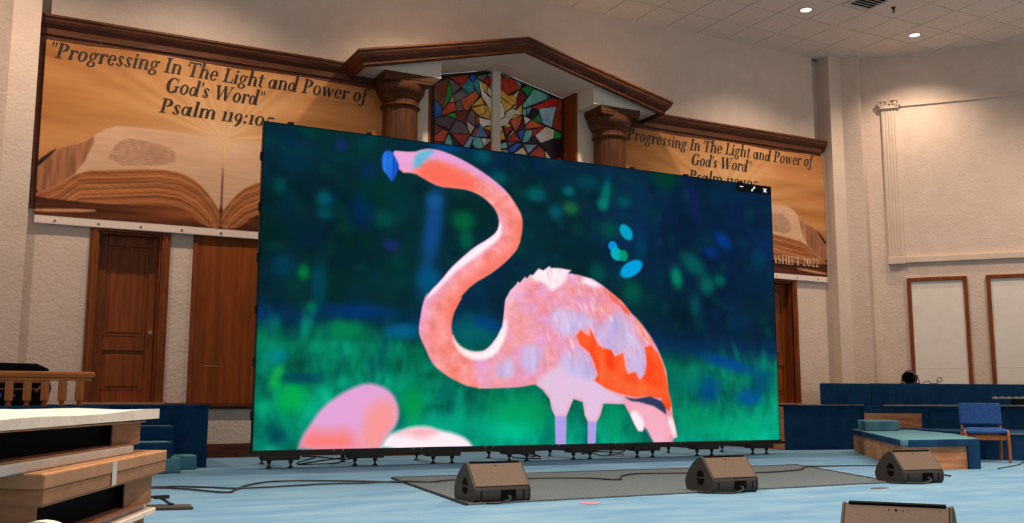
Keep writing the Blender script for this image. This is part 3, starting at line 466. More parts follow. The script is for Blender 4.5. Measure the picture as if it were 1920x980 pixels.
struct(rwbox(rwbox(MB(),0.36,0.68,3.45,3.59,0.0,0.10),0.68,6.5,3.47,3.585,0.0,0.06),'trim_11',M['trimwall'],'white moulded ledge under the large blank wall field',bevel=0.006)
struct(rwbox(MB(),0.70,6.5,6.62,6.66,0.0,0.03),'trim_12',M['trimwall'],'white moulding over the large blank wall field')
def wallframe(s0,s1,label):
    t=thing('framed_wall_panel',label,'wall panel',rwp((s0+s1)/2,1.1,0.0),0,'white wall panels in wood frames')
    fw=0.07
    for aa,bb,z0,z1 in ((s0,s0+fw,1.0,3.17),(s1-fw,s1,1.0,3.17),(s0+fw,s1-fw,3.10,3.17)):
        build(rwbox(MB(),aa,bb,z0,z1,0.002,0.055),'frame_rail',M['wood'],t,bevel=0.008)
    build(rwbox(MB(),s0+fw,s1-fw,1.42,3.10,0.002,0.02),'panel_board',M['panelboard'],t)
    build(rwbox(MB(),s0+fw,s1-fw,1.0,1.415,0.002,0.028),'lower_board',M['panelboard'],t)
wallframe(0.68,1.75,'white wall panel in a wood frame above the black stage light')
wallframe(2.08,3.15,'white wall panel in a wood frame cut by the right edge of the picture')
# ------------------------------------------------------------------ picture painting (prints and the screen image)
class Paint:
    def __init__(s,W,H,nu,nv,base,seed=1):
        s.W,s.H,s.nu,s.nv=W,H,nu,nv
        u=np.linspace(0,W,nu); v=np.linspace(0,H,nv); s.U,s.V=np.meshgrid(u,v); s.img=np.zeros((nv,nu,3))+np.array(base,float)
        s.rng=np.random.RandomState(seed)
    def noise(s,sx,sy,oct=3):
        out=np.zeros_like(s.U); amp=1; tot=0
        for o in range(oct):
            gw=int(s.W/sx*2**o)+3; gh=int(s.H/sy*2**o)+3; g=s.rng.rand(gh,gw)
            x=s.U/sx*2**o; y=s.V/sy*2**o; xi=np.floor(x).astype(int); yi=np.floor(y).astype(int); fx=x-xi; fy=y-yi
            fx=fx*fx*(3-2*fx); fy=fy*fy*(3-2*fy); xi=np.clip(xi,0,gw-2); yi=np.clip(yi,0,gh-2)
            out+=amp*((g[yi,xi]*(1-fx)+g[yi,xi+1]*fx)*(1-fy)+(g[yi+1,xi]*(1-fx)+g[yi+1,xi+1]*fx)*fy); tot+=amp; amp*=0.5
        return out/tot
    def mask(s,poly,soft=0.012,smooth=1):
        P=np.array(poly,float)
        for _ in range(smooth):
            Q=np.roll(P,-1,0); P=np.stack([0.75*P+0.25*Q,0.25*P+0.75*Q],1).reshape(-1,2)
        pad=soft*3; x0,y0=P.min(0)-pad; x1,y1=P.max(0)+pad
        m=np.zeros_like(s.U); sel=(s.U>=x0)&(s.U<=x1)&(s.V>=y0)&(s.V<=y1)
        if not sel.any(): return m
        x=s.U[sel];y=s.V[sel]; ins=np.zeros(x.shape,bool); d2=np.full(x.shape,1e9)
        for a,b in zip(P,np.roll(P,-1,0)):
            c=((a[1]>y)!=(b[1]>y)); xi=(b[0]-a[0])*(y-a[1])/((b[1]-a[1]) if b[1]!=a[1] else 1e-9)+a[0]; ins^=c&(x<xi)
            e=b-a; L=e@e+1e-12; t=np.clip(((x-a[0])*e[0]+(y-a[1])*e[1])/L,0,1)
            d2=np.minimum(d2,(x-a[0]-t*e[0])**2+(y-a[1]-t*e[1])**2)
        sd=np.sqrt(d2)*np.where(ins,1,-1); m[sel]=np.clip(0.5+sd/(2*soft),0,1); return m
    def put(s,m,col,a=1.0):
        m=(m*a)[...,None]; s.img=s.img*(1-m)+np.array(col,float)*m if np.ndim(col)==1 else s.img*(1-m)+col*m
    def ell(s,x,y,rx,ry,ang,soft=None):
        c,n=math.cos(R(ang)),math.sin(R(ang)); dx=s.U-x; dy=s.V-y; a=(dx*c+dy*n)/rx; b=(-dx*n+dy*c)/ry; q=a*a+b*b
        return np.exp(-q) if soft is None else np.clip((1-np.sqrt(q))/soft,0,1)
    def dab(s,x,y,rx,ry,ang,col,a=1.0,m=None,pw=1.0,soft=None):
        r=max(rx,ry)*(2.6 if soft is None else 1.0); du=s.W/(s.nu-1); dv=s.H/(s.nv-1)
        i0=max(0,int((x-r)/du)); i1=min(s.nu,int((x+r)/du)+2); j0=max(0,int((y-r)/dv)); j1=min(s.nv,int((y+r)/dv)+2)
        if i1<=i0 or j1<=j0: return
        sl=(slice(j0,j1),slice(i0,i1)); c,n=math.cos(R(ang)),math.sin(R(ang)); dx=s.U[sl]-x; dy=s.V[sl]-y
        q=((dx*c+dy*n)/rx)**2+((-dx*n+dy*c)/ry)**2
        k=np.exp(-q**pw) if soft is None else np.clip((1-np.sqrt(q))/soft,0,1)
        if m is not None: k=k*m[sl]
        k=(k*a)[...,None]; s.img[sl]=s.img[sl]*(1-k)+np.array(col,float)*k
def printmesh(pt,name,surf,material,parent=None,thick=0.0):
    """grid mesh with the painted colours; surf(u,v)->(x,y,z) arrays"""
    X,Y,Z=surf(pt.U,pt.V); co=np.stack([X,Y,Z],-1).reshape(-1,3)
    nu,nv=pt.nu,pt.nv; idx=np.arange(nu*nv).reshape(nv,nu)
    q=np.stack([idx[:-1,:-1],idx[:-1,1:],idx[1:,1:],idx[1:,:-1]],-1).reshape(-1,4)
    me=bpy.data.meshes.new(name); me.vertices.add(len(co)); me.vertices.foreach_set('co',co.astype(np.float32).ravel())
    me.loops.add(q.size); me.loops.foreach_set('vertex_index',q.astype(np.int32).ravel())
    me.polygons.add(len(q)); me.polygons.foreach_set('loop_start',np.arange(0,q.size,4,dtype=np.int32)); me.polygons.foreach_set('loop_total',np.full(len(q),4,np.int32))
    me.update(); me.validate()
    ca=me.color_attributes.new('print','FLOAT_COLOR','POINT')
    c=np.ones((len(co),4),np.float32); c[:,:3]=linnp(pt.img.reshape(-1,3)); ca.data.foreach_set('color',c.ravel())
    me.polygons.foreach_set('use_smooth',np.ones(len(q),bool))
    me.materials.append(material); o=bpy.data.objects.new(name,me); COL.objects.link(o)
    if parent: o.parent=parent; o.matrix_parent_inverse=PM[parent.name]; PM[o.name]=PM[parent.name]
    if thick:
        sm=o.modifiers.new('thickness','SOLIDIFY'); sm.thickness=thick; sm.offset=-1
    return o

# ------------------------------------------------------------------ italic high-contrast lettering made of strokes
def _st(x,y0,y1,w=0.135): return [[(x-w/2,y0),(x+w/2,y0),(x+w/2,y1),(x-w/2,y1)]]
def _hr(x0,x1,y,h=0.032): return [[(x0,y),(x1,y),(x1,y+h),(x0,y+h)]]
def _dg(x0,y0,x1,y1,w): return [[(x0-w/2,y0),(x0+w/2,y0),(x1+w/2,y1),(x1-w/2,y1)]]
def _ring(cx,cy,rx,ry,wt,a0=0,a1=360,hh=0.03):
    n=max(8,int(abs(a1-a0)/14)); out=[]; pr=None; wt=min(wt*1.4,rx*0.58)
    for i in range(n+1):
        a=R(a0+(a1-a0)*i/n); o=(cx+rx*math.cos(a),cy+ry*math.sin(a)); q=(cx+(rx-wt)*math.cos(a),cy+(ry-hh)*math.sin(a))
        if pr: out.append([pr[0],o,q,pr[1]])
        pr=(o,q)
    return out
def _dot(x,y,r=0.06): return [[(x+r*math.cos(k*math.pi/5),y+r*math.sin(k*math.pi/5)) for k in range(10)]]
def _ser(x,y,h=0.12): return _hr(x-h,x+h,y,0.03)
GL={' ':(0.24,[]),
'"':(0.30,[[(0.03,0.70),(0.11,0.70),(0.08,0.48),(0.06,0.48)],[(0.17,0.70),(0.25,0.70),(0.22,0.48),(0.20,0.48)]]),
"'":(0.16,[[(0.03,0.72),(0.12,0.72),(0.08,0.48),(0.06,0.48)]]),
'P':(0.58,_st(0.16,0,0.70,0.13)+_ser(0.16,0,0.15)+_hr(0.03,0.28,0.67)+_ring(0.26,0.51,0.27,0.19,0.12,-90,90)),
'r':(0.40,_st(0.13,0,0.45)+_ser(0.13,0,0.10)+_hr(0.03,0.13,0.43)+_ring(0.28,0.31,0.12,0.15,0.04,60,170)+_dot(0.345,0.40,0.062)),
'o':(0.50,_ring(0.245,0.23,0.22,0.245,0.105)),
'g':(0.48,_ring(0.21,0.30,0.165,0.175,0.085)+_ring(0.21,-0.07,0.20,0.135,0.075)+_dg(0.09,0.02,0.14,0.16,0.05)+_dot(0.41,0.43,0.05)+_hr(0.30,0.42,0.42,0.025)),
'e':(0.45,_ring(0.225,0.23,0.20,0.245,0.105,-35+360,0)+_ring(0.225,0.23,0.20,0.245,0.105,0,60)+_hr(0.10,0.41,0.23,0.028)),
's':(0.38,_ring(0.18,0.345,0.13,0.125,0.06,30,200)+_ring(0.18,0.115,0.145,0.125,0.065,-150,25)+_dg(0.26,0.10,0.09,0.36,0.13)+_dot(0.28,0.385,0.04)+_dot(0.07,0.075,0.045)),
'i':(0.28,_st(0.13,0,0.46)+_ser(0.15,0,0.11)+_hr(0.03,0.13,0.43)+_dot(0.13,0.61,0.065)),
'n':(0.54,_st(0.12,0,0.46)+_hr(0.02,0.12,0.43)+_ser(0.12,0,0.09)+_st(0.40,0,0.33)+_ring(0.28,0.31,0.178,0.16,0.09,0,150)+_ser(0.43,0,0.09)),
'm':(0.82,_st(0.12,0,0.46)+_hr(0.02,0.12,0.43)+_ser(0.12,0,0.08)+_st(0.40,0,0.33)+_ring(0.28,0.31,0.178,0.16,0.09,0,150)+_st(0.68,0,0.33)+_ring(0.56,0.31,0.178,0.16,0.09,0,150)+_ser(0.71,0,0.09)+_ser(0.40,0,0.08)),
'h':(0.54,_st(0.12,0,0.76)+_hr(0.02,0.12,0.73)+_ser(0.12,0,0.09)+_st(0.40,0,0.33)+_ring(0.28,0.31,0.178,0.16,0.09,0,150)+_ser(0.43,0,0.09)),
'I':(0.36,_st(0.17,0,0.70,0.135)+_ser(0.17,0,0.15)+_hr(0.02,0.32,0.67)),
'T':(0.62,_st(0.31,0,0.70,0.135)+_ser(0.31,0,0.14)+_hr(0.02,0.62,0.66,0.04)+_dg(0.03,0.52,0.06,0.70,0.05)+_dg(0.57,0.52,0.60,0.70,0.05)+_dot(0.03,0.53,0.05)),
'L':(0.56,_st(0.17,0,0.70,0.135)+_hr(0.02,0.54,0.0,0.035)+_hr(0.02,0.32,0.67)+_dg(0.50,0.0,0.54,0.20,0.05)),
't':(0.32,_st(0.14,0.05,0.60,0.11)+_hr(0.0,0.30,0.43,0.03)+_ring(0.21,0.10,0.125,0.11,0.06,180,320)),
'a':(0.54,_ring(0.20,0.215,0.18,0.225,0.10)+_st(0.39,0.0,0.45)+_ser(0.43,0,0.09)),
'd':(0.56,_ring(0.205,0.215,0.185,0.225,0.10)+_st(0.41,0.0,0.76)+_hr(0.30,0.41,0.73)+_ser(0.45,0,0.09)),
'w':(0.72,_dg(0.22,0,0.10,0.46,0.12)+_dg(0.22,0,0.36,0.46,0.04)+_dg(0.48,0,0.36,0.46,0.12)+_dg(0.48,0,0.62,0.40,0.04)+_ring(0.56,0.36,0.10,0.10,0.05,-30,120)+_hr(0.0,0.2,0.43)),
'f':(0.34,_st(0.15,-0.12,0.58,0.11)+_hr(0.0,0.32,0.43,0.03)+_ring(0.26,0.58,0.165,0.16,0.09,60,180)+_dot(0.335,0.68,0.055)+_ring(0.05,-0.10,0.155,0.12,0.09,-120,0)+_dot(-0.03,-0.18,0.05)),
'G':(0.74,_ring(0.35,0.35,0.32,0.365,0.14,50,320)+_st(0.57,0.05,0.32,0.125)+_ser(0.57,0.30,0.13)+_dg(0.56,0.46,0.60,0.70,0.04)),
'W':(1.0,_dg(0.28,0,0.12,0.70,0.15)+_dg(0.28,0,0.50,0.70,0.04)+_dg(0.66,0,0.50,0.70,0.15)+_dg(0.66,0,0.88,0.70,0.04)+_hr(0.0,0.26,0.67)+_hr(0.78,0.98,0.67)),
'l':(0.28,_st(0.13,0,0.76)+_hr(0.02,0.13,0.73)+_ser(0.15,0,0.11)),
'1':(0.30,_st(0.15,0,0.47,0.115)+_ser(0.15,0,0.13)+_hr(0.04,0.15,0.42,0.04)),
'9':(0.46,_ring(0.21,0.27,0.185,0.20,0.095)+_ring(0.05,0.20,0.345,0.42,0.10,-75,0)),
'0':(0.52,_ring(0.245,0.23,0.225,0.245,0.11)),
'O':(0.54,_ring(0.26,0.35,0.23,0.365,0.10)),
'5':(0.44,_ring(0.17,0.04,0.20,0.20,0.10,-130,110)+_dg(0.08,0.20,0.12,0.47,0.035)+_hr(0.10,0.40,0.41,0.06)),
':':(0.24,_dot(0.10,0.06,0.062)+_dot(0.10,0.38,0.062)),
'S':(0.50,_ring(0.24,0.52,0.18,0.18,0.08,20,205)+_ring(0.24,0.18,0.19,0.18,0.085,-160,25)+_dg(0.36,0.18,0.11,0.53,0.15)),
'H':(0.70,_st(0.16,0,0.70,0.11)+_st(0.54,0,0.70,0.11)+_hr(0.16,0.54,0.34,0.045)+_ser(0.16,0,0.13)+_ser(0.54,0,0.13)+_ser(0.16,0.67,0.13)+_ser(0.54,0.67,0.13)),
'F':(0.54,_st(0.16,0,0.70,0.11)+_ser(0.16,0,0.13)+_hr(0.03,0.50,0.66,0.04)+_hr(0.16,0.40,0.34,0.04)+_dg(0.49,0.52,0.50,0.70,0.04)),
'2':(0.48,_ring(0.22,0.52,0.18,0.18,0.09,-40,180)+_dg(0.07,0.03,0.33,0.42,0.07)+_hr(0.04,0.42,0.0,0.07))}
def lettering(text,x0,z0,width,size,surf,slant=0.22,track=0.0):
    """one mesh of stroke polygons for each word of a line that starts at x0 with baseline z0, stretched to width"""
    tot=sum(GL[c][0]+track for c in text); k=width/tot; words=[]; mb=MB(); x=0.0
    for c in text+' ':
        adv,polys=GL[c]
        if c==' ' and mb.f: words.append(mb); mb=MB()
        for pl in polys:
            P=[(x0+(x+px)*k+slant*py*size,z0+py*size) for px,py in pl]
            A=np.array(P); X,Y,Z=surf(A[:,0],A[:,1])
            mb.add([(X[i],Y[i],Z[i]) for i in range(len(P))],[tuple(range(len(P)))])
        x+=adv+track
    return words

# ------------------------------------------------------------------ banners
BW,BH=4.83,2.52
def paint_banner():
    p=Paint(BW,BH,330,172,(200,140,84),3)
    U,V=p.U,p.V; cx=2.40; cy=1.42
    sky=p.noise(1.6,0.22,4); g=np.clip((V-1.1)/1.4,0,1)
    base=np.array([196,138,82.])*(1-g[...,None])+np.array([196,142,92.])*g[...,None]
    p.img=base+(sky[...,None]-0.5)*np.array([70,70,62.])
    ang=np.arctan2(V-cy,U-cx); rays=0.5+0.5*np.sin(ang*26+3*np.sin(ang*7)); dist=np.hypot((U-cx)*0.8,V-cy)
    p.put(np.exp(-(dist/1.0)**2)*(0.55+0.3*rays),(250,224,180))
    p.put(np.exp(-(dist/2.4)**2)*rays*0.25,(240,200,150))
    p.put(np.exp(-((U-0.9)/0.9)**2-((V-1.75)/0.28)**2)*0.35,(236,190,120))
    def both(poly): 
        return np.clip(p.mask(poly)+p.mask([(2*cx-a,b) for a,b in poly]),0,1)
    tb=np.clip((0.47-V)/0.03,0,1); wd=p.noise(1.2,0.04,4)
    p.put(tb,np.array([74,42,28.])+(wd[...,None]-0.4)*np.array([90,54,34.]))
    p.put(p.ell(1.9,0.28,0.6,0.10,0),(190,120,70),0.7)
    ex=[0.0,0.26,0.53,0.99,1.53,1.83,2.07,2.25,2.41]; ez=[0.388,0.514,0.762,0.82,0.89,0.87,0.754,0.576,0.307]
    Um=np.where(U>cx,2*cx-U,U); dep=(np.interp(Um,ex,ez)-V); ln=p.rng.rand(90); li=dep*85; i0=np.clip(np.floor(li).astype(int),0,88); fr=np.clip(li-i0,0,1)
    lines=ln[i0]*(1-fr)+ln[i0+1]*fr+0.35*(p.noise(0.8,0.05,2)-0.5)
    p.put(both(BOOK['block']),np.array([168,112,74.])+(lines[...,None]-0.5)*np.array([110,90,70.]))
    p.put(both(BOOK['page']),np.array([228,198,176.])+(p.noise(0.25,0.03,3)[...,None]-0.5)*np.array([24,24,24.]))
    p.put(both(BOOK['pageside']),np.array([176,128,98.])+(p.noise(0.05,0.4,3)[...,None]-0.5)*np.array([90,70,58.]))
    rows=0.5+0.5*np.sin((V+0.12*U)*170); p.put(both(BOOK['text']),np.array([196,160,138.])+((rows*p.noise(0.05,0.05,2))[...,None]-0.4)*np.array([100,96,88.]),0.6)
    p.put(both(BOOK['dark']),(40,34,34)); p.put(both(BOOK['ribbon']),(222,176,140))
    p.put(np.exp(-((U-cx)/0.45)**2-((V-1.35)/0.28)**2)*0.6,(252,236,214))
    p.put(np.exp(-((U-cx)/0.012)**2)*np.clip((1.05-V)/0.2,0,1)*np.clip((V-0.15)/0.1,0,1),(90,56,40))
    p.img*=np.array([0.93,0.86,0.80]); p.put(np.clip((0.115-V)/0.012,0,1),(236,216,206))
    return p
BP=paint_banner()
M['banner']=vcol('printed_vinyl_banner',0,0.8)
M['banner'].node_tree.nodes['Principled BSDF'].inputs['Specular IOR Level'].default_value=0.12
def banner(x0,label,sponsor,tilt=0.0):
    ph=x0
    def surf(u,v):
        u=np.asarray(u,float); v=np.asarray(v,float)
        y=WY-0.075-0.010*np.sin(u*2.3+ph)-0.012*np.sin(u*0.9+v*1.4+ph)*np.clip((BH-v)/BH+0.3,0,1)-0.006*np.sin(u*9+v*5)*np.clip((v-1.9)/0.6,0,1)
        z=3.10+v+0.012*np.sin(u*3+ph)*(v/BH)**6
        return x0+u,y,z
    t=thing('wall_banner',label,'banner',(x0+BW/2,WY-0.075,3.10),0,'printed wall banners')
    sh=printmesh(BP,'banner_sheet',surf,M['banner'],t,thick=0.003)
    off=lambda a,b:(lambda r:(r[0],r[1]-0.006,r[2]))(surf(a,b))
    tl=lambda tx,u,v,wd,sz,sl=0.22,m='ink':[build(wm,'printed_word',M[m],t) for wm in lettering(tx,u,v,wd,sz,off,sl)]
    tl('"Progressing In The Light and Power of',0.03,2.285,4.50,0.31)
    tl('God\'s Word"',1.54,2.005,1.40,0.31)
    tl('Psalm 119:105',1.48,1.70,1.62,0.30)
    if sponsor: tl('iSHIFT 2O22',3.47,0.295,1.16,0.235,0.0,'inkpale')
    for k in range(9):
        u=0.25+k*(BW-0.5)/8; X,Y,Z=surf(np.array([u]),np.array([0.05]))
        build(MB().tube([(X[0],Y[0]-0.001,Z[0]),(X[0],Y[0]-0.006,Z[0])],[0.018,0.014],10),'grommet',M['metal'],t)
    return t
banner(-2.36,'printed scripture banner with open book hanging above the left door',False)
banner(6.91,'printed scripture banner with open book hanging right of the pediment',True)

# ------------------------------------------------------------------ LED video wall
SW,SH,SZ=8.0,3.928,0.21
def paint_screen():
    p=Paint(SW,SH,860,422,(2,28,42),11)
    U,V=p.U,p.V
    n1=p.noise(0.9,0.6,4); n2=p.noise(1.4,1.0,3); n3=p.noise(0.22,0.20,3); n4=p.noise(0.12,0.35,3)
    k2=np.clip((n2-0.3)/0.4*0.7+(U/SW-0.35)*0.8,0,1)[...,None]
    top=np.array([3,44,46.])*(1-k2)+np.array([6,36,70.])*k2
    top=top*(0.62+0.62*n1[...,None])
    gr=np.array([2,118,90.])+(n1[...,None]-0.5)*np.array([0,90,70.])+(n3[...,None]-0.5)*np.array([6,70,50.])+(n4[...,None]-0.5)*np.array([0,40,30.])+np.clip(0.7-V,0,1)[...,None]*np.array([0,40,40.])
    tr=np.clip((1.60-0.035*U+0.25*(n1-0.5)-V)/0.30,0,1)[...,None]
    p.img=top*(1-tr)+np.clip(gr,0,255)*tr
    band=np.exp(-((V-(1.60-0.035*U))/0.12)**2)
    p.put(band*0.55*np.clip(n2*1.4-0.2,0,1),(6,62,130))
    for k in range(420):      # out of focus leaves and grass
        x=p.rng.rand()*SW; y=p.rng.rand()*SH; up=y>1.6-0.035*x
        if up: p.dab(x,y,0.05+0.08*p.rng.rand(),0.05+0.10*p.rng.rand(),p.rng.rand()*180,[(0,62,58),(2,20,34),(0,52,84),(0,74,62),(4,26,56)][k%5],0.30,pw=1.5)
        else: p.dab(x,y,0.03+0.05*p.rng.rand(),0.08+0.16*p.rng.rand(),-30+50*p.rng.rand(),[(0,150,104),(0,92,84),(0,176,126),(0,110,60),(2,74,92)][k%5],0.38,pw=1.3)
    for (x,y,rx,ry,a,r_,g_,b_) in F_bl: p.dab(x,y,rx*1.15,ry*1.15,a,(r_,g_,b_),0.75,pw=1.5)
    for (x,y,rx,ry,a,r_,g_,b_) in F_sharp: p.dab(x,y,rx,ry,a,(r_,g_,b_),0.95,soft=0.25)
    mot=p.noise(0.16,0.14,3); mot2=p.noise(0.35,0.3,3); fine=p.noise(0.075,0.06,2)
    def pink(c1,c2,c3):
        k=np.clip((mot-0.3)/0.4,0,1)[...,None]; k2=np.clip((mot2-0.35)/0.3,0,1)[...,None]
        c=np.array(c1,float)*(1-k)+np.array(c2,float)*k; return np.clip(c*(1-0.4*k2)+np.array(c3,float)*0.4*k2+(fine[...,None]-0.5)*24,0,255)
    flesh=pink((250,132,116),(244,150,150),(226,140,200)); wing=pink((240,146,158),(232,160,206),(246,170,160))
    # birds in the foreground
    m=p.mask(F_egg,0.03); p.put(m,(228,164,214)); p.put(m*np.clip((V-0.75)/0.3,0,1),(206,170,236),0.7); p.put(p.mask(F_eggwarm,0.10)*m,(252,122,112),0.9); p.put(p.mask(F_eggright,0.10)*m,(252,150,140),0.85)
    p.put(p.ell(2.30,0.55,0.12,0.45,-15)*m,(222,190,236),0.6)
    m=p.mask(F_egg2,0.03); p.put(m,(255,238,246)); p.put(p.mask(F_egg2p,0.05)*m,(246,170,180),0.8)
    # the flamingo
    m=p.mask(F_neck,0.012); bodym=p.mask(F_body,0.010,0); allm=np.maximum(m,bodym)
    def blur(a,k):
        for ax in (0,1):
            for _ in range(2):
                b=np.cumsum(np.pad(a,[(k+1,k) if q==ax else (0,0) for q in (0,1)],mode='edge'),axis=ax); n=a.shape[ax]
                a=(np.take(b,range(2*k+1,2*k+1+n),ax)-np.take(b,range(0,n),ax))/(2*k+1)
        return a
    bm=blur(allm,11); gy,gx=np.gradient(bm); sh=np.clip((gx*0.72-gy*0.70)*22,-1,1)      # >0 towards the upper left rim
    p.put(m,np.clip(np.array([248,146,140.])+(mot[...,None]-0.5)*np.array([20,60,90.])+(fine[...,None]-0.5)*26,0,255))
    p.put(m*np.clip(sh,0,1),(240,176,232),0.85); p.put(m*np.clip(-sh,0,1),(254,112,88),0.75)
    p.put(bodym,wing); p.put(bodym*np.clip(sh-0.15,0,1),(255,214,232),0.7); p.put(bodym*np.clip(-sh-0.2,0,1),(252,140,120),0.5)
    p.put(p.mask(F_belly,0.06)*bodym,(226,200,232),0.85)
    for q in F_lilac: p.put(p.mask(q,0.06)*bodym,np.array([196,186,232.])+(n4[...,None]-0.5)*np.array([50,50,30.]),0.85)
    p.put(p.mask(F_edge,0.02),(252,96,70),0.9); p.put(p.mask(F_edge2,0.03),(250,150,120),0.8)
    p.put(p.mask(F_wing,0.012,0),np.array([253,84,36.])+(n4[...,None]-0.5)*np.array([10,70,60.])); p.put(p.mask(F_wingsh,0.05),(250,112,64),0.6)
    p.put(p.mask(F_tailpink,0.03),(248,176,196),0.85)
    for q in F_white: p.put(p.mask(q,0.03)*bodym,(255,246,250),0.9)
    p.put(p.mask(F_stripe,0.012,0),(46,60,92))
    for q in F_legs: p.put(p.mask(q,0.012,0),(176,156,232))
    nw=bodym*(1-p.mask(F_wing,0.02,0)); nv_=nw*(1-p.mask(F_belly,0.05))
    for k in range(420):      # feather strokes
        x=3.9+p.rng.rand()*2.6; y=1.0+p.rng.rand()*1.5
        p.dab(x,y,0.022,0.07+0.07*p.rng.rand(),8+34*(x-4.0)/2.3+18*p.rng.rand(),[(255,236,244),(238,128,150),(212,184,234),(250,156,146),(244,178,206)][k%5],0.42,nv_,soft=0.8)
    p.put(p.mask(F_curvelight,0.025),(255,248,250),0.85); p.put(p.mask(F_necklight,0.03)*m,(255,246,252),0.95)
    p.put(p.mask(F_headwarm,0.06)*m,(252,104,82),0.85); p.put(p.mask(F_headlil,0.04)*m,(226,160,236),0.7)
    p.put(p.mask(F_headcyan,0.03)*m,(70,190,226),0.8); p.put(p.mask(F_beaklil,0.04)*m,(232,168,226),0.8)
    p.put(p.mask(F_beak,0.012),np.array([22,84,196.])+(p.noise(0.05,0.6,2)[...,None]-0.45)*np.array([60,130,110.]))
    bar=np.clip((U-7.29)/0.01,0,1)*np.clip((V-3.785)/0.01,0,1); p.put(bar,(10,12,14))
    ed=np.minimum(np.minimum(U,SW-U),SH-V); p.img*=np.clip(0.15+ed/0.02,0.15,1)[...,None]
    return p
SP=paint_screen()
M['screen']=vcol('led_screen_emission',1.0,0.5)
t=thing('led_video_wall','large video wall showing a pink flamingo on a dark green meadow','screen',(4.0,0,0))
printmesh(SP,'screen_face',lambda u,v:(u,np.zeros_like(u)-0.002,SZ+v),M['screen'],t)
nx,nz=8,4
for i in range(nx):
    for j in range(nz):
        build(MB().box(i*1.0+0.002,i*1.0+0.998,0.0,0.085,SZ+j*SH/nz+0.002,SZ+(j+1)*SH/nz-0.002),'cabinet_module',M['black'],t)
for k,(cx_,) in enumerate([(7.40,),(7.63,),(7.87,)]):
    z=SZ+3.855; mb=MB(); y=-0.006
    if k==0: mb.box(cx_-0.035,cx_+0.035,y-0.002,y,z+0.01,z+0.025)
    else:
        for sg in ((1,) if k==1 else (1,-1)):
            mb.obox((cx_,y-0.001,z),(0.030,0,0.030*sg),(0,0.001,0),(-0.007*sg,0,0.007))
        if k==1:
            for sg in (1,-1): mb.add([(cx_+0.04*sg,y-0.003,z+0.04*sg),(cx_+0.005*sg,y-0.003,z+0.04*sg),(cx_+0.04*sg,y-0.003,z+0.005*sg)],[(0,1,2)])
    build(mb,'window_icon',M['iconglow'],t)
build(MB().box(-0.18,8.14,-0.03,0.06,0.15,0.185),'base_bar',M['black'],t)
build(MB().box(-0.005,8.005,-0.025,0.085,0.185,0.209),'bottom_rail',M['black'],t)
for x in (1.03,2.05,3.05,4.04,5.05,6.05,7.05):
    for dx in (-0.055,0.055):
        build(MB().tube([(x+dx,-0.025,0.197),(x+dx,-0.031,0.197)],0.012,10),'bolt',M['metal'],t)
for x in (0.335,1.38,2.41,3.49,4.47,5.51,6.56,7.60):
    build(MB().box(x-0.22,x+0.22,-0.06,0.10,0.095,0.15),'foot_bracket',M['black'],t,bevel=0.006)
    build(MB().box(x-0.03,x+0.03,0.10,0.95,0.10,0.15),'rear_outrigger',M['black'],t)
    build(MB().box(x-0.03,x+0.03,0.10,0.16,0.15,3.7),'ladder_post',M['black'],t)
    build(MB().tube([(x,0.90,0.15),(x,0.16,1.7)],0.025,8),'diagonal_brace',M['black'],t)
    for dx,yy in ((-0.125,0.02),(0.125,0.0),(0.0,0.88)):
        build(MB().lathe((x+dx,yy),[(0.035,0.0),(0.035,0.010),(0.012,0.028),(0.012,0.055),(0.026,0.062),(0.026,0.095)],10),'levelling_foot',M['black'],t)
for x in (0.34,1.35,2.37,2.98,5.40,6.37,7.42):
    build(MB().box(x-0.035,x+0.035,0.02,0.07,SZ+SH,SZ+SH+0.035),'top_lock',M['black'],t)
for j in range(6):
    z=SZ+0.35+j*0.62
    build(MB().box(-0.018,0.0,0.02,0.07,z,z+0.10),'side_latch',M['black'],t)
rr=random.Random(5)
for c_ in ((3.9,0.35),(5.05,0.30),(1.0,0.35)):
    pts=[(c_[0]+rr.uniform(-0.35,0.35),c_[1]+rr.uniform(-0.12,0.2),rr.uniform(0.01,0.13)) for _ in range(9)]
    build(MB().tube(bez(pts,6),0.008,6),'cable_loop',M['cable'],t,smooth=True)
# ------------------------------------------------------------------ risers and platforms
HD=Vector((0.4627,0.8865,0)); RT=Vector((0.8865,-0.4627,0))    # plan directions of the carton stack and loose gear
PZ=0.735
# right: platform in front of the right door with the second choir tier
P1=(8.91,0.86); P2=(10.25,0.45); P4=(12.75,-3.55)
t=thing('choir_platform','tall dark blue carpeted platform at the right door behind the screen','platform',(9.6,1.6,0))
build(MB().hexa([P1,P2,(10.6,1.6),(10.6,2.55),(9.15,2.55)],0.0,PZ-0.02),'platform_body',M['riser'],t)
build(MB().hexa([(8.88,0.84),(10.27,0.42),(10.6,1.6),(10.6,2.56),(9.12,2.56)],PZ-0.02,PZ),'platform_top',M['riser'],t)
a=Vector((P1[0],P1[1],0)); b=Vector((P2[0],P2[1],0)); e=(b-a).normalized(); nrm=Vector((e.y,-e.x,0))
def facebox(mb,a,e,nrm,s0,s1,z0,z1,o0,o1):
    q=[a+e*s0+nrm*o0,a+e*s1+nrm*o0,a+e*s1+nrm*o1,a+e*s0+nrm*o1]; return mb.hexa([v[:2] for v in q],z0,z1)
build(facebox(MB(),a,e,nrm,0.22,1.40,PZ-0.012,PZ+0.002,0.03,0.045),'metal_nosing',M['metal'],t)
build(MB().hexa([(8.885,0.90),(8.905,0.88),(9.13,2.5),(9.11,2.5)],0.0,PZ-0.03),'bare_plywood_end',M['ply'],t)
t=thing('choir_riser','middle dark blue choir riser with a bare plywood patch','riser',(11.6,-0.8,0))
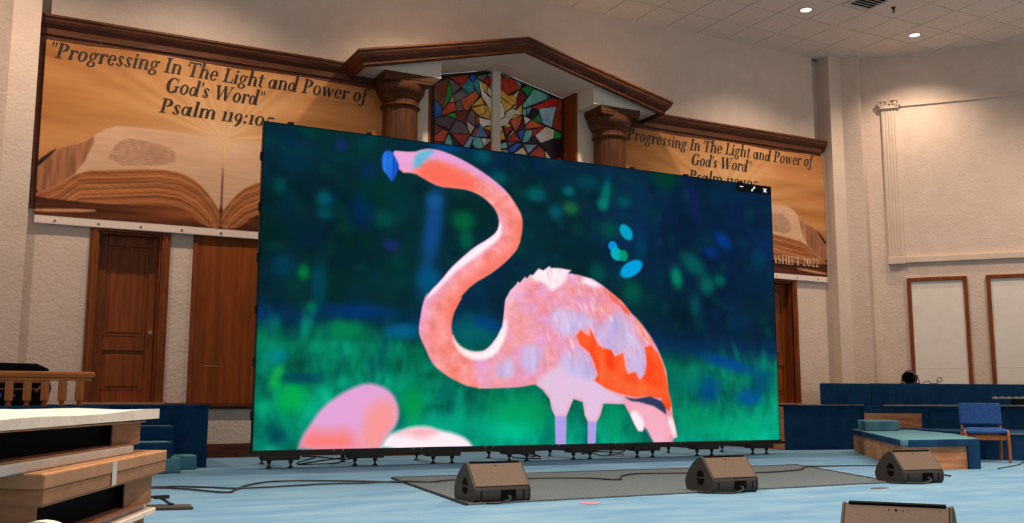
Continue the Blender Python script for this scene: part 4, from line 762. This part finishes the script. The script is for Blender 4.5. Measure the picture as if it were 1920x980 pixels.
build(MB().hexa([P2,P4,(13.9,-2.4),(14.35,-0.1),(12.3,2.15),(11.75,2.35),(10.62,2.35),(10.62,1.6)],0.0,PZ-0.001),'riser_body',M['riser'],t)
a=Vector((P2[0],P2[1],0)); b=Vector((P4[0],P4[1],0)); e=(b-a).normalized(); nrm=Vector((e.y,-e.x,0))
build(facebox(MB(),a,e,nrm,0.02,0.92,0.30,0.60,0.004,0.020),'bare_plywood_patch',M['ply'],t)
build(facebox(facebox(MB(),a,e,nrm,0.0,1.02,0.60,PZ-0.01,0.004,0.028),a,e,nrm,0.92,1.02,0.0,0.60,0.004,0.028),'loose_carpet_flap',M['riser'],t,bevel=0.008)
build(facebox(MB(),a,e,nrm,0.35,4.6,PZ-0.022,PZ+0.004,0.03,0.05),'metal_nosing',M['metal'],t)
# top tier along the slanting wall
Z3=1.095
A3=(9.591, 0.738); B3=(10.559, 0.547); C3=(14.034, -0.101)
t=thing('choir_riser','top dark blue choir riser along the slanting side wall','riser',(12.2,1.0,PZ))
dA=(Vector(A3)-Vector((-2.7576,-11.7848))).normalized(); A3b=tuple(Vector(A3)+dA*((2.30-A3[1])/dA.y+0.02)); e1=Vector(B3)-Vector(A3); e2=Vector(C3)-Vector(B3)
C3x=tuple(Vector(C3)+e2.normalized()*0.0)
build(MB().hexa([A3,B3,(11.72,2.3),A3b],PZ,Z3-0.004),'riser_section',M['riser'],t,bevel=0.01)
build(MB().hexa([(B3[0]+0.004,B3[1]-0.001),C3x,(C3x[0]+0.25,C3x[1]+0.1),(12.3,2.1),(11.73,2.3)],PZ,Z3),'riser_section',M['riser'],t,bevel=0.01)
# low tier under the chair side and the low platform with plywood faces
t=thing('choir_riser','lowest dark blue choir riser behind the upholstered chair','riser',(11.3,-2.6,0))
T1=Vector((9.42,-2.62,0)); e=Vector((0.60,-0.80,0)); nrm=Vector((e.y,-e.x,0))
F_=T1+e*2.6
build(MB().hexa([(9.30,-2.46),(T1.x,T1.y),F_[:2],(12.68,-3.60),(10.36,0.10),(10.20,-0.55)],0.0,0.36),'riser_body',M['riser'],t)
build(facebox(MB(),T1,e,nrm,0.0,2.6,0.342,0.364,0.0,0.02),'metal_nosing',M['metal'],t)
t=thing('low_platform','low stage platform with lit-toned blue carpet top and bare plywood sides','platform',(8.6,-1.9,0))
LPt=[(9.62,0.10),(6.50,-3.62),(7.62,-3.77),(8.98,-2.36),(10.12,-0.62)]
ins=[(9.60,0.06),(6.545,-3.60),(7.60,-3.745),(8.96,-2.36),(10.10,-0.62)]
build(MB().hexa(ins,0.0,0.275),'plywood_body',M['ply'],t)
build(MB().hexa(LPt,0.275,0.35),'carpet_top',M['riserlit'],t,bevel=0.012)  # top takes the paler carpet, painted as if lit
a=Vector((6.50,-3.62,0)); b=Vector((7.62,-3.77,0)); e=(b-a).normalized(); nrm=Vector((e.y,-e.x,0))
build(facebox(MB(),a,e,nrm,0.96,1.13,0.0,0.30,-0.02,0.008),'carpet_corner',M['riser'],t)
build(facebox(MB(),a,e,nrm,0.10,1.13,0.265,0.345,-0.005,0.010),'carpet_skirt',M['riser'],t,bevel=0.006)
a2=Vector((9.62,0.10,0)); e2_=(a-a2).normalized(); n2=Vector((e2_.y,-e2_.x,0))
build(facebox(MB(),a2,e2_,n2,0.0,4.75,0.272,0.345,-0.005,0.010),'carpet_skirt',M['riser'],t,bevel=0.006)
t=thing('carpeted_step','lit-toned blue carpeted step block standing on the low platform','step',(9.3,-0.6,0.35))
d0=Vector((0.64,0.77,0)); d1=Vector((0.96,-0.28,0)); o0=Vector((8.90,-0.86,0))
build(MB().hexa([o0[:2],(o0+d1*0.56)[:2],(o0+d1*0.56+d0*0.95)[:2],(o0+d0*0.95)[:2]],0.35,0.50),'step_block',M['riserlit'],t,bevel=0.015)  # block uses the carpet tone that has light painted in

# left platform, steps and railing
t=thing('choir_platform','tall dark blue carpeted platform below the left door','platform',(-1.5,1.5,0))
build(MB().hexa([(-0.40,0.56),(-0.30,2.54),(-2.39,2.54),(-2.39,2.36),(-2.80,2.36),(-3.1,2.02),(-4.45,0.56)],0.0,PZ-0.02),'platform_body',M['riser'],t)
build(MB().hexa([(-0.385,0.53),(-0.285,2.55),(-2.38,2.55),(-2.38,2.36),(-2.80,2.36),(-3.1,2.02),(-4.45,0.53)],PZ-0.02,PZ),'platform_top',M['riser'],t)
t=thing('choir_platform','dark blue carpeted platform carrying the oak railing on the left','platform',(-4,-0.1,0))
build(MB().hexa([(-1.62,-0.62),(-1.62,0.52),(-4.5,0.52),(-5.5,-0.62)],0.0,0.722),'platform_body',M['riser'],t)
t=thing('stage_steps','blue carpeted steps against the left platform','steps',(-1.1,0.1,0))
for x1,y0,y1,z0,z1 in ((-0.575,0.20,0.52,0,0.165),(-0.83,-0.30,0.19,0,0.165),(-0.83,0.20,0.52,0.165,0.33),(-0.93,-0.30,0.19,0.165,0.33),(-0.84,0.20,0.52,0.33,0.495)):
    build(MB().box(-1.60,x1,y0,y1,z0,z1),'step_block',M['riserlit'] if z0==0 else M['riser'],t,bevel=0.015)  # lowest blocks take the carpet colour painted as lit
for x1,y0,y1,z1 in ((-0.83,0.20,0.52,0.33),(-0.93,-0.30,0.19,0.33),(-0.84,0.20,0.52,0.495)):
    build(MB().box(-1.60,x1-0.004,y0+0.004,y1-0.004,z1,z1+0.004),'lit_tread',M['riserlit'],t)  # pale sheet paints the light falling on each tread

rz=0.722
t=thing('oak_railing','low honey oak railing with turned balusters on the left platform','railing',(-3,-0.40,rz))
build(MB().box(-5.4,-1.76,-0.47,-0.31,rz+0.29,rz+0.355),'hand_rail',M['rail'],t,bevel=0.022)
build(MB().box(-5.4,-1.79,-0.44,-0.34,rz+0.262,rz+0.29),'under_rail',M['rail'],t,bevel=0.006)
bl_=None
for k in range(22):
    x=-1.90-0.165*k
    if x<-5.2: break
    if bl_ is None:
        bl_=build(MB().box(x-0.040,x+0.040,-0.43,-0.35,rz+0.055,rz+0.262).lathe((x,-0.39),[(0.030,rz),(0.034,rz+0.012),(0.022,rz+0.022),(0.026,rz+0.04),(0.020,rz+0.056)],10),'baluster',M['railv'],t,bevel=0.004); bx0=x
    else:
        c=bl_.copy(); COL.objects.link(c); c.location=(x-bx0,0,0)
# black organ console behind the railing
ox,oy=-2.52,0.62
t=thing('organ_console','black organ console with wood trim standing behind the railing','organ',(ox,oy,PZ))
build(MB().prism_y([(ox-0.42,PZ),(ox+0.36,PZ),(ox+0.40,PZ+0.18),(ox+0.36,PZ+0.40),(ox+0.24,PZ+0.455),(ox-0.36,PZ+0.465)],oy,oy+0.5),'cabinet',M['blackmat'],t,bevel=0.01)
build(MB().box(ox-0.30,ox+0.30,oy-0.05,oy,PZ+0.24,PZ+0.27),'key_shelf',M['rail'],t)
build(MB().box(ox-0.28,ox+0.28,oy-0.03,oy,PZ+0.165,PZ+0.18),'music_ledge',M['rail'],t)
build(MB().tube([(ox+0.24,oy-0.012,PZ+0.14),(ox+0.36,oy-0.012,PZ+0.29)],0.014,8),'side_brace',M['rail'],t)
for dx,dz in ((0.03,0.10),(0.30,0.075),(-0.1,0.1)):
    build(MB().tube([(ox+dx,oy,PZ+dz),(ox+dx,oy-0.02,PZ+dz)],0.012,10),'control_knob',M['metal'],t)
t=thing('cushioned_bench','low blue cushioned bench at the left edge behind the railing','bench',(-3.1,0.25,PZ))
build(MB().box(-3.6,-2.62,0.12,0.45,0.80,0.86),'cushion',M['fabric'],t,bevel=0.02)
for x in (-3.5,-2.72): build(MB().box(x-0.03,x+0.03,0.16,0.42,PZ,0.80),'leg',M['railv'],t)

# ------------------------------------------------------------------ grey carpet patch, marks and cables on the stage
o=build(MB().hexa([(0.95,-2.12),(6.10,-2.36),(5.02,-4.76),(0.50,-4.84)],0.0,0.012),'floor_mat',M['mat']); tag(o,'large grey flecked carpet patch laid on the blue stage','mat')
bd_=MB()
for p0,p1 in (((0.93,-2.10),(6.12,-2.34)),((0.93,-2.10),(0.48,-4.85)),((6.12,-2.34),(5.04,-4.77))):
    bd_.tube([(p0[0],p0[1],0.008),(p1[0],p1[1],0.008)],0.012,6)
c=build(bd_,'edge_binding',M['cable'],o,world=False)
def flatmark(x,y,rx,ry,m,label,cat):
    n=14; mb=MB().hexa([(x+rx*math.cos(2*math.pi*k/n)*(1+0.12*math.sin(3*k)),y+ry*math.sin(2*math.pi*k/n)) for k in range(n)],0.0,0.004)
    tag(build(mb,'tape_mark',M[m]),label,cat)
flatmark(1.394,-5.115,0.075,0.09,'pink','small pink tape mark on the stage in front of the grey carpet','tape')
flatmark(4.447,-5.153,0.10,0.05,'maroon','small dark red tape mark on the stage beside the right wedge monitor','tape')
flatmark(8.45,-4.05,0.30,0.10,'maroon','brown flat patch on the stage at the right edge','patch')
def cable(pts,label,r=0.0085,z=0.012):
    o=build(MB().tube(bez([(x,y,z if len(q)==0 else q[0]) for x,y,*q in pts],6),r,6),'floor_cable',M['cable'],smooth=True); return tag(o,label,'cable')
cable([(-2.3,-2.3),(-1.351,-2.18),(-1.0,-2.40),(-0.766,-2.66),(-0.45,-2.66),(0.108,-2.56),(0.448,-2.62),(0.773,-2.74,0.024),(1.01,-2.92,0.024),(1.295,-2.80,0.024),(2.03,-2.95,0.024),(2.393,-3.06,0.024),(2.615,-3.24,0.024),(2.70,-3.45,0.024),(2.83,-3.40,0.024),(3.05,-3.08,0.024),(3.406,-2.88,0.024),(3.836,-3.02,0.024),(4.60,-3.32,0.024),(4.969,-3.30,0.024),(5.398,-3.16,0.024),(5.82,-2.80,0.024),(6.15,-2.69),(6.773,-2.83),(6.9,-3.2),(6.2,-4.5)],'long black cable winding across the grey carpet to the right monitor')
cable([(-2.3,-2.45),(-1.368,-2.30),(-0.936,-3.02),(-0.789,-2.80),(-0.545,-2.32),(-0.267,-2.06),(0.067,-2.10),(0.506,-2.42),(0.80,-2.72)],'black cable looping on the blue carpet left of the grey carpet')
cable([(7.75,-3.9),(8.6,-3.55),(9.3,-3.25),(10.2,-3.95),(11,-4.6)],'thin black cable on the stage below the chair',0.006,0.009)

# ------------------------------------------------------------------ wedge stage monitors
def monitor(x,y,rot,label,cable_side=True):
    """x,y: front left foot corner seen from the front; front faces local -y"""
    W_,D_,H_=0.48,0.41,0.30
    t=thing('stage_monitor',label,'stage monitor',(x,y,0),rot,'wedge stage monitors')
    GB=0.122
    side=[(0.03,0.0),(0.004,0.03),(0.0,0.06),(0.0,GB-0.02),(0.006,GB),(0.155,0.293),(0.172,0.30),(0.215,0.287),(0.275,0.252),(0.335,0.198),(0.38,0.142),(0.402,0.095),(0.402,0.06),(0.385,0.022),(0.36,0.0)]
    body=build(MB().prism_x(side,0.014,W_-0.014),'cabinet',M['cab'],t,world=False,bevel=0.006)
    for x0,x1 in ((0.0,0.014),(W_-0.014,W_)):
        sp=build(MB().prism_x([(yy*1.01-0.004,zz*1.012) for yy,zz in side],x0,x1),'side_panel',M['cab'],t,world=False,bevel=0.004)
        if x0==0.0:
            for s_ in (1,-1):
                cyy,czz,rr_=0.175,0.125,0.052
                pl=[(cyy+rr_*math.cos(R(a)),czz+s_*0.008+s_*rr_*1.05*math.sin(R(a))) for a in range(0,181,15)]
                build(MB().prism_x(pl,-0.002,0.001),'handle_recess',M['deepblack'],sp,world=False)
    dv=Vector((0,0.149,0.293-GB)); n=Vector((0,-dv.z,dv.y)).normalized()
    c=Vector((W_/2,0.0805,(0.293+GB)/2))+n*0.004
    build(MB().obox(c,(W_/2-0.016,0,0),dv*0.478,n*0.004),'grille',M['grille'],t,world=False,bevel=0.003)
    build(MB().obox(Vector((W_/2,0.158,0.302)),(W_/2-0.03,0,0),(0,0.012,0.003),(0,-0.001,0.004)),'top_slot',M['deepblack'],t,world=False)
    for dx in (-0.03,0.0,0.03):
        q=Vector((W_/2+dx,0.137,0.272))+n*0.006; build(MB().tube([q,q+n*0.004],0.006 if dx==0 else 0.003,8),'grille_screw',M['deepblack'],t,world=False)
    build(MB().obox(Vector((W_*0.60,0.0,0.066)),(0.062,0,0),(0,0.006,0),(0,0,0.034)),'connector_recess',M['deepblack'],t,world=False)
    if cable_side:
        build(MB().tube([(W_*0.60,-0.004,0.05),(W_*0.60,-0.03,0.048)],0.012,8),'cable_plug',M['metal'],t,world=False)
        build(MB().tube(bez([(W_*0.60,-0.03,0.048),(W_*0.57,-0.055,0.03),(W_*0.4,-0.06,0.010),(0.1,-0.035,0.009),(-0.05,0.08,0.009),(-0.04,0.25,0.009)],6),0.008,6),'plugged_lead',M['cable'],t,world=False)
    for xx in (0.06,W_-0.06):
        build(MB().obox(Vector((xx+(-0.0),0.004,0.062)),(0.006,0,0),(0,0.006,0),(0,0,0.03)),'front_rib',M['blackmat'],t,world=False)
    return t
monitor(0.565,-4.80,R(-2),'wedge stage monitor on the front edge of the grey carpet, leftmost of four')
monitor(2.74,-4.93,R(-2),'middle wedge stage monitor on the edge of the grey carpet')
monitor(5.02,-4.93,R(-8),'wedge stage monitor in front of the low plywood platform')
monitor(0.72,-8.33,R(-55),'nearest wedge stage monitor, cut off by the bottom edge of the picture',False)

# ------------------------------------------------------------------ upholstered chair
fa=R(226); fx=Vector((math.cos(fa),math.sin(fa),0))
t=thing('upholstered_chair','blue upholstered wooden chair standing beside the low platform','chair',(9.03,-2.765,0),fa+R(90))
# local: front is -y, x to the viewer's right is +x
L=lambda mb,nm,m,**k: build(mb,nm,M[m],t,world=False,**k)
for s in (-1,1):
    L(MB().tube(bez([(s*0.255,-0.26,0.0),(s*0.255,-0.25,0.20),(s*0.255,-0.235,0.35),(s*0.255,-0.20,0.395),(s*0.25,-0.12,0.40)],6),[0.020]*25,8),'front_leg','chairwood',smooth=True)
    L(MB().tube(bez([(s*0.235,0.27,0.0),(s*0.235,0.22,0.22),(s*0.235,0.20,0.40),(s*0.235,0.24,0.56),(s*0.235,0.29,0.74)],6),[0.019]*25,8),'rear_leg','chairwood',smooth=True)
    L(MB().box(s*0.25-0.014,s*0.25+0.014,-0.22,0.20,0.33,0.385),'side_rail','chairwood')
L(MB().box(-0.24,0.24,-0.225,-0.20,0.285,0.345),'front_rail','chairwood')
L(MB().box(-0.23,0.23,0.18,0.205,0.30,0.36),'rear_rail','chairwood')
nu,nv=13,11; vs=[];fs=[]
for top in (1,0):
    for j in range(nv):
        for i in range(nu):
            u=-1+2*i/(nu-1); v=-1+2*j/(nv-1); z=0.42+0.028*(1-u**4)*(1-v**4)-0.012*math.cos(u*math.pi)*0.5-(0.025 if v<-0.8 else 0)
            vs.append((u*0.242,v*0.235-0.02,z if top else 0.375+0.01*(abs(u)>0.9)))
for j in range(nv-1):
    for i in range(nu-1):
        a=j*nu+i; fs.append((a,a+1,a+nu+1,a+nu)); b=nu*nv+a; fs.append((b,b+nu,b+nu+1,b+1))
for i in range(nu-1):
    fs.append((i,nu*nv+i,nu*nv+i+1,i+1)); a=(nv-1)*nu+i; fs.append((a,a+1,nu*nv+a+1,nu*nv+a))
for j in range(nv-1):
    a=j*nu; fs.append((a,a+nu,nu*nv+a+nu,nu*nv+a)); a=j*nu+nu-1; fs.append((a,nu*nv+a,nu*nv+a+nu,a+nu))
L(MB().add(vs,fs),'seat_cushion','fabric',smooth=True)
L(MB().obox(Vector((0,0.235,0.62)),(0.262,0,0),(0,0.022,-0.006),(0,0.04,0.145)),'backrest','fabric',bevel=0.02)

# ------------------------------------------------------------------ stage light on the top riser
lx,ly=(11.342, 0.364)
dd=Vector((0.70,0.71,0)); lx,ly=(Vector((lx,ly,0))+dd.normalized()*0.30)[:2]
ra=R(226)+R(90)
t=thing('stage_light','black round stage light in its yoke on the top riser','stage light',(lx,ly,Z3),ra)
L=lambda mb,nm,m,**k: build(mb,nm,M[m],t,world=False,**k)
ax=Vector((-0.22,-0.80,-0.36)).normalized(); c0=Vector((0,0,0.135))
L(MB().tube([c0-ax*0.10,c0-ax*0.08,c0-ax*0.02,c0+ax*0.05,c0+ax*0.09],[0.05,0.085,0.105,0.112,0.112],24),'lamp_housing','black',smooth=True)
L(MB().tube([c0+ax*0.091,c0+ax*0.094],0.098,24),'lens','deepblack')
for s in (-1,1):
    L(MB().tube([(s*0.13,0,0.135),(s*0.10,0,0.135)],0.024,10),'yoke_knob','black')
    L(MB().tube(bez([(s*0.125,0,0.135),(s*0.14,-0.05,0.06),(s*0.155,-0.08,0.008)],4),0.009,6),'yoke_leg','black')
    L(MB().tube(bez([(s*0.125,0,0.135),(s*0.115,0.05,0.06),(s*0.10,0.08,0.008)],4),0.009,6),'yoke_leg','black')
    L(MB().tube([(s*0.155,-0.08,0.009),(s*0.10,0.08,0.009)],0.008,6),'yoke_foot','black')
L(MB().tube([(-0.10,0.08,0.009),(0.10,0.08,0.009)],0.008,6),'yoke_bar','black')
cx_,cy_=(11.764, 0.285); dd=Vector((0.70,0.71,0)); cc=Vector((cx_,cy_,0))+dd.normalized()*0.30
pts=[cc+RT*x+Vector((0,0,Z3+z)) for x,z in ((-0.14,0.008),(-0.08,0.045),(-0.03,0.05),(0.0,0.02),(0.0,0.009),(0.08,0.009),(0.12,0.012),(0.125,0.08),(0.16,0.115),(0.20,0.10),(0.205,0.06),(0.17,0.035),(0.15,0.05))]
tag(build(MB().tube(bez(pts,5),0.006,6),'power_lead',M['cable'],smooth=True),'curled black power lead lying on the top riser','cable')
# light bar and gear on the middle tier at the right edge
q0=Vector((11.182, -1.294)+(0,)); q1=Vector((11.893, -1.834)+(0,))
t=thing('light_bar','dark light bar with a row of small pale lenses at the right edge','light bar',((q0.x+q1.x)/2,(q0.y+q1.y)/2,PZ))
e=(q1-q0).normalized(); nn=Vector((e.y,-e.x,0))
build(MB().obox((q0+q1)/2+Vector((0,0,0.845)),(q1-q0)/2,nn*0.03,(0,0,0.016)),'bar_body',M['metal'],t)
for k in range(9):
    c=q0+e*(0.05+0.10*k)+Vector((0,0,0.852))+nn*0.03
    build(MB().tube([c,c+nn*0.006],0.015,10),'lens',M['whiteplastic'],t)
build(MB().obox(q0+e*0.62+Vector((0,0,PZ+0.045)),e*0.32,nn*0.04,(0,0,0.045)),'stand_block',M['blackmat'],t)

# ------------------------------------------------------------------ stack of packing cartons at the left
B0=Vector((-2.525, -7.169)+(0,)); B1=Vector((-1.745, -5.207)+(0,)); ea=(B1-B0).normalized(); LA=(B1-B0).length
eb=Vector((-ea.y,ea.x,0)); eb=(eb+ea*0.30).normalized()
def cb(mb,s0,s1,t0,t1,z0,z1):
    q=[B0+ea*s0+eb*t0,B0+ea*s1+eb*t0,B0+ea*s1+eb*t1,B0+ea*s0+eb*t1]; return mb.hexa([v[:2] for v in q],z0,z1)
base=lambda z: (B0.x+ea.x*1.0+eb.x*0.4,B0.y+ea.y*1.0+eb.y*0.4,z)
def open_carton(label,s0,s1,t0,t1,z0,z1,flap=0.05):
    t=thing('carton',label,'carton',base(z0),0,'packing cartons stacked at the left')
    th=0.008
    build(cb(MB(),s0,s1,t0,t1,z0,z0+th),'bottom_panel',M['card'],t)
    build(cb(MB(),s0-0.02,s1+0.03,t0-0.03,t1,z1-th,z1),'top_panel',M['cardpale'],t)
    build(cb(MB(),s1-th,s1,t0,t1,z0+th,z1-th),'end_panel',M['card'],t)
    build(cb(MB(),s0,s0+th,t0,t1,z0+th,z1-th),'end_panel',M['card'],t)
    build(cb(MB(),s0+th,s1-th,t1-th,t1,z0+th,z1-th),'back_panel',M['card'],t)
    a_=B0+ea*s1+eb*t0; b_=B0+ea*(s1-0.42)+eb*(t0+0.05)
    build(MB().add([(a_.x,a_.y,z0),(a_.x,a_.y,z1-th),(b_.x,b_.y,z1-0.03),(b_.x,b_.y,z0+0.01)],[(0,1,2,3),(3,2,1,0)]) if False else MB().hexa([(a_+eb*0.004)[:2],(a_-eb*0.004)[:2],(b_-eb*0.004)[:2],(b_+eb*0.004)[:2]],z0+0.003,z1-th-0.002),'side_flap',M['card'],t)
    build(cb(MB(),s0+0.03,s1-0.03,t0+0.10,t1-0.03,z0+th,z1-th-0.004),'black_filler',M['deepblack'],t)  # black block fills the open carton and makes its inside dark
    return t
# from the floor upwards
o=thing('carton','closed brown carton at the bottom of the stack','carton',base(0.0),0,'packing cartons stacked at the left')
build(cb(MB(),0.05,LA-0.1,0.10,0.95,0.0,0.10),'box_body',M['card'],o,bevel=0.006)
t=tag(build(cb(MB(),0.35,LA-0.12,0.02,0.9,0.10,0.135),'foam_sheet',M['foam'],bevel=0.006),'white foam sheet near the bottom of the carton stack','foam sheet')
t=tag(build(cb(MB(),0.10,LA-0.10,0.09,0.9,0.1355,0.165),'foam_sheet',M['foamgrey'],bevel=0.006),'grey white foam sheet under the lowest open carton','foam sheet')
open_carton('open brown carton with black interior under the taped carton',0.06,LA-0.16,0.05,0.9,0.166,0.338)
t=thing('carton','taped closed brown carton in the middle of the stack','carton',base(0.34),0,'packing cartons stacked at the left')
build(cb(MB(),0.0,LA,0.0,0.86,0.340,0.405),'box_lower_half',M['card'],t,bevel=0.006)
build(cb(MB(),-0.004,LA+0.004,-0.004,0.864,0.4052,0.470),'box_lid',M['cardpale'],t,bevel=0.008)
build(cb(MB(),0.95,1.03,-0.007,-0.0045,0.345,0.465),'packing_tape',M['foamgrey'],t)
tag(build(cb(MB(),-0.45,LA-0.42,0.10,0.8,0.4705,0.515),'foam_sheet',M['foamgrey'],bevel=0.006),'grey white foam sheet lying on the taped carton','foam sheet')
open_carton('open brown carton with black interior below the top foam slab',-0.45,LA-0.24,0.12,0.9,0.516,0.652)
# warped white foam slab on top
nu,nv=24,8; vs=[];fs=[]
for top in (1,0):
    for j in range(nv):
        for i in range(nu):
            s_=-0.55+(LA+0.55)*i/(nu-1); t_=0.06+0.80*j/(nv-1); u=i/(nu-1)
            q=B0+ea*s_+eb*t_; zz=0.690+0.032*u+0.035*math.exp(-((u-0.45)/0.18)**2)*(j/(nv-1)) +0.012*math.sin(u*9+j)*0.4
            vs.append((q.x,q.y,zz if top else 0.6535+0.010*u))
for j in range(nv-1):
    for i in range(nu-1):
        a=j*nu+i; fs.append((a,a+1,a+nu+1,a+nu)); b=nu*nv+a; fs.append((b,b+nu,b+nu+1,b+1))
for i in range(nu-1):
    fs.append((i,nu*nv+i,nu*nv+i+1,i+1)); a=(nv-1)*nu+i; fs.append((a,a+1,nu*nv+a+1,nu*nv+a))
for j in range(nv-1):
    a=j*nu; fs.append((a,a+nu,nu*nv+a+nu,nu*nv+a)); a=j*nu+nu-1; fs.append((a,nu*nv+a,nu*nv+a+nu,a+nu))
tag(build(MB().add(vs,fs),'foam_slab',M['foam'],smooth=True),'thick white foam slab lying on top of the carton stack','foam slab')
# roll of foam tape standing in front of the stack
q=Vector((-2.548, -7.405)+(0,)); n=36; vs=[];fs=[]; rc=0.152
for (rad,off) in ((rc,0.0),(rc,0.07),(rc*0.82,0.07),(rc*0.82,0.0)):
    for k in range(n):
        an=2*math.pi*k/n; v=q+RT*(rad*math.cos(an))+Vector((0,0,rc+rad*math.sin(an)))+HD*off; vs.append(v)
for k in range(4):
    for i in range(n): fs.append((k*n+i,((k+1)%4)*n+i,((k+1)%4)*n+(i+1)%n,k*n+(i+1)%n))
tag(build(MB().add(vs,fs),'tape_roll',M['foam'],smooth=True),'white roll standing on the stage in front of the carton stack','roll')
# dark plate with a cable on the floor beside the stack
t=thing('cable_plate','dark flat plate with a short cable lying beside the carton stack','plate',(-1.55,-4.0,0))
build(MB().hexa([(-1.76,-4.13),(-1.39,-4.22),(-1.37,-3.98),(-1.70,-3.85)],0.0,0.018),'plate',M['cab'],t)
build(MB().tube(bez([(-1.78,-4.0,0.01),(-1.74,-3.96,0.045),(-1.66,-3.94,0.075),(-1.58,-3.95,0.07),(-1.52,-3.98,0.03),(-1.50,-4.02,0.026)],6),0.010,6),'short_cable',M['cable'],t,smooth=True)
build(MB().obox(Vector((-1.57,-3.95,0.075)),(0.05,0.01,0),(-0.005,0.02,0),(0,0,0.012)),'connector',M['black'],t)
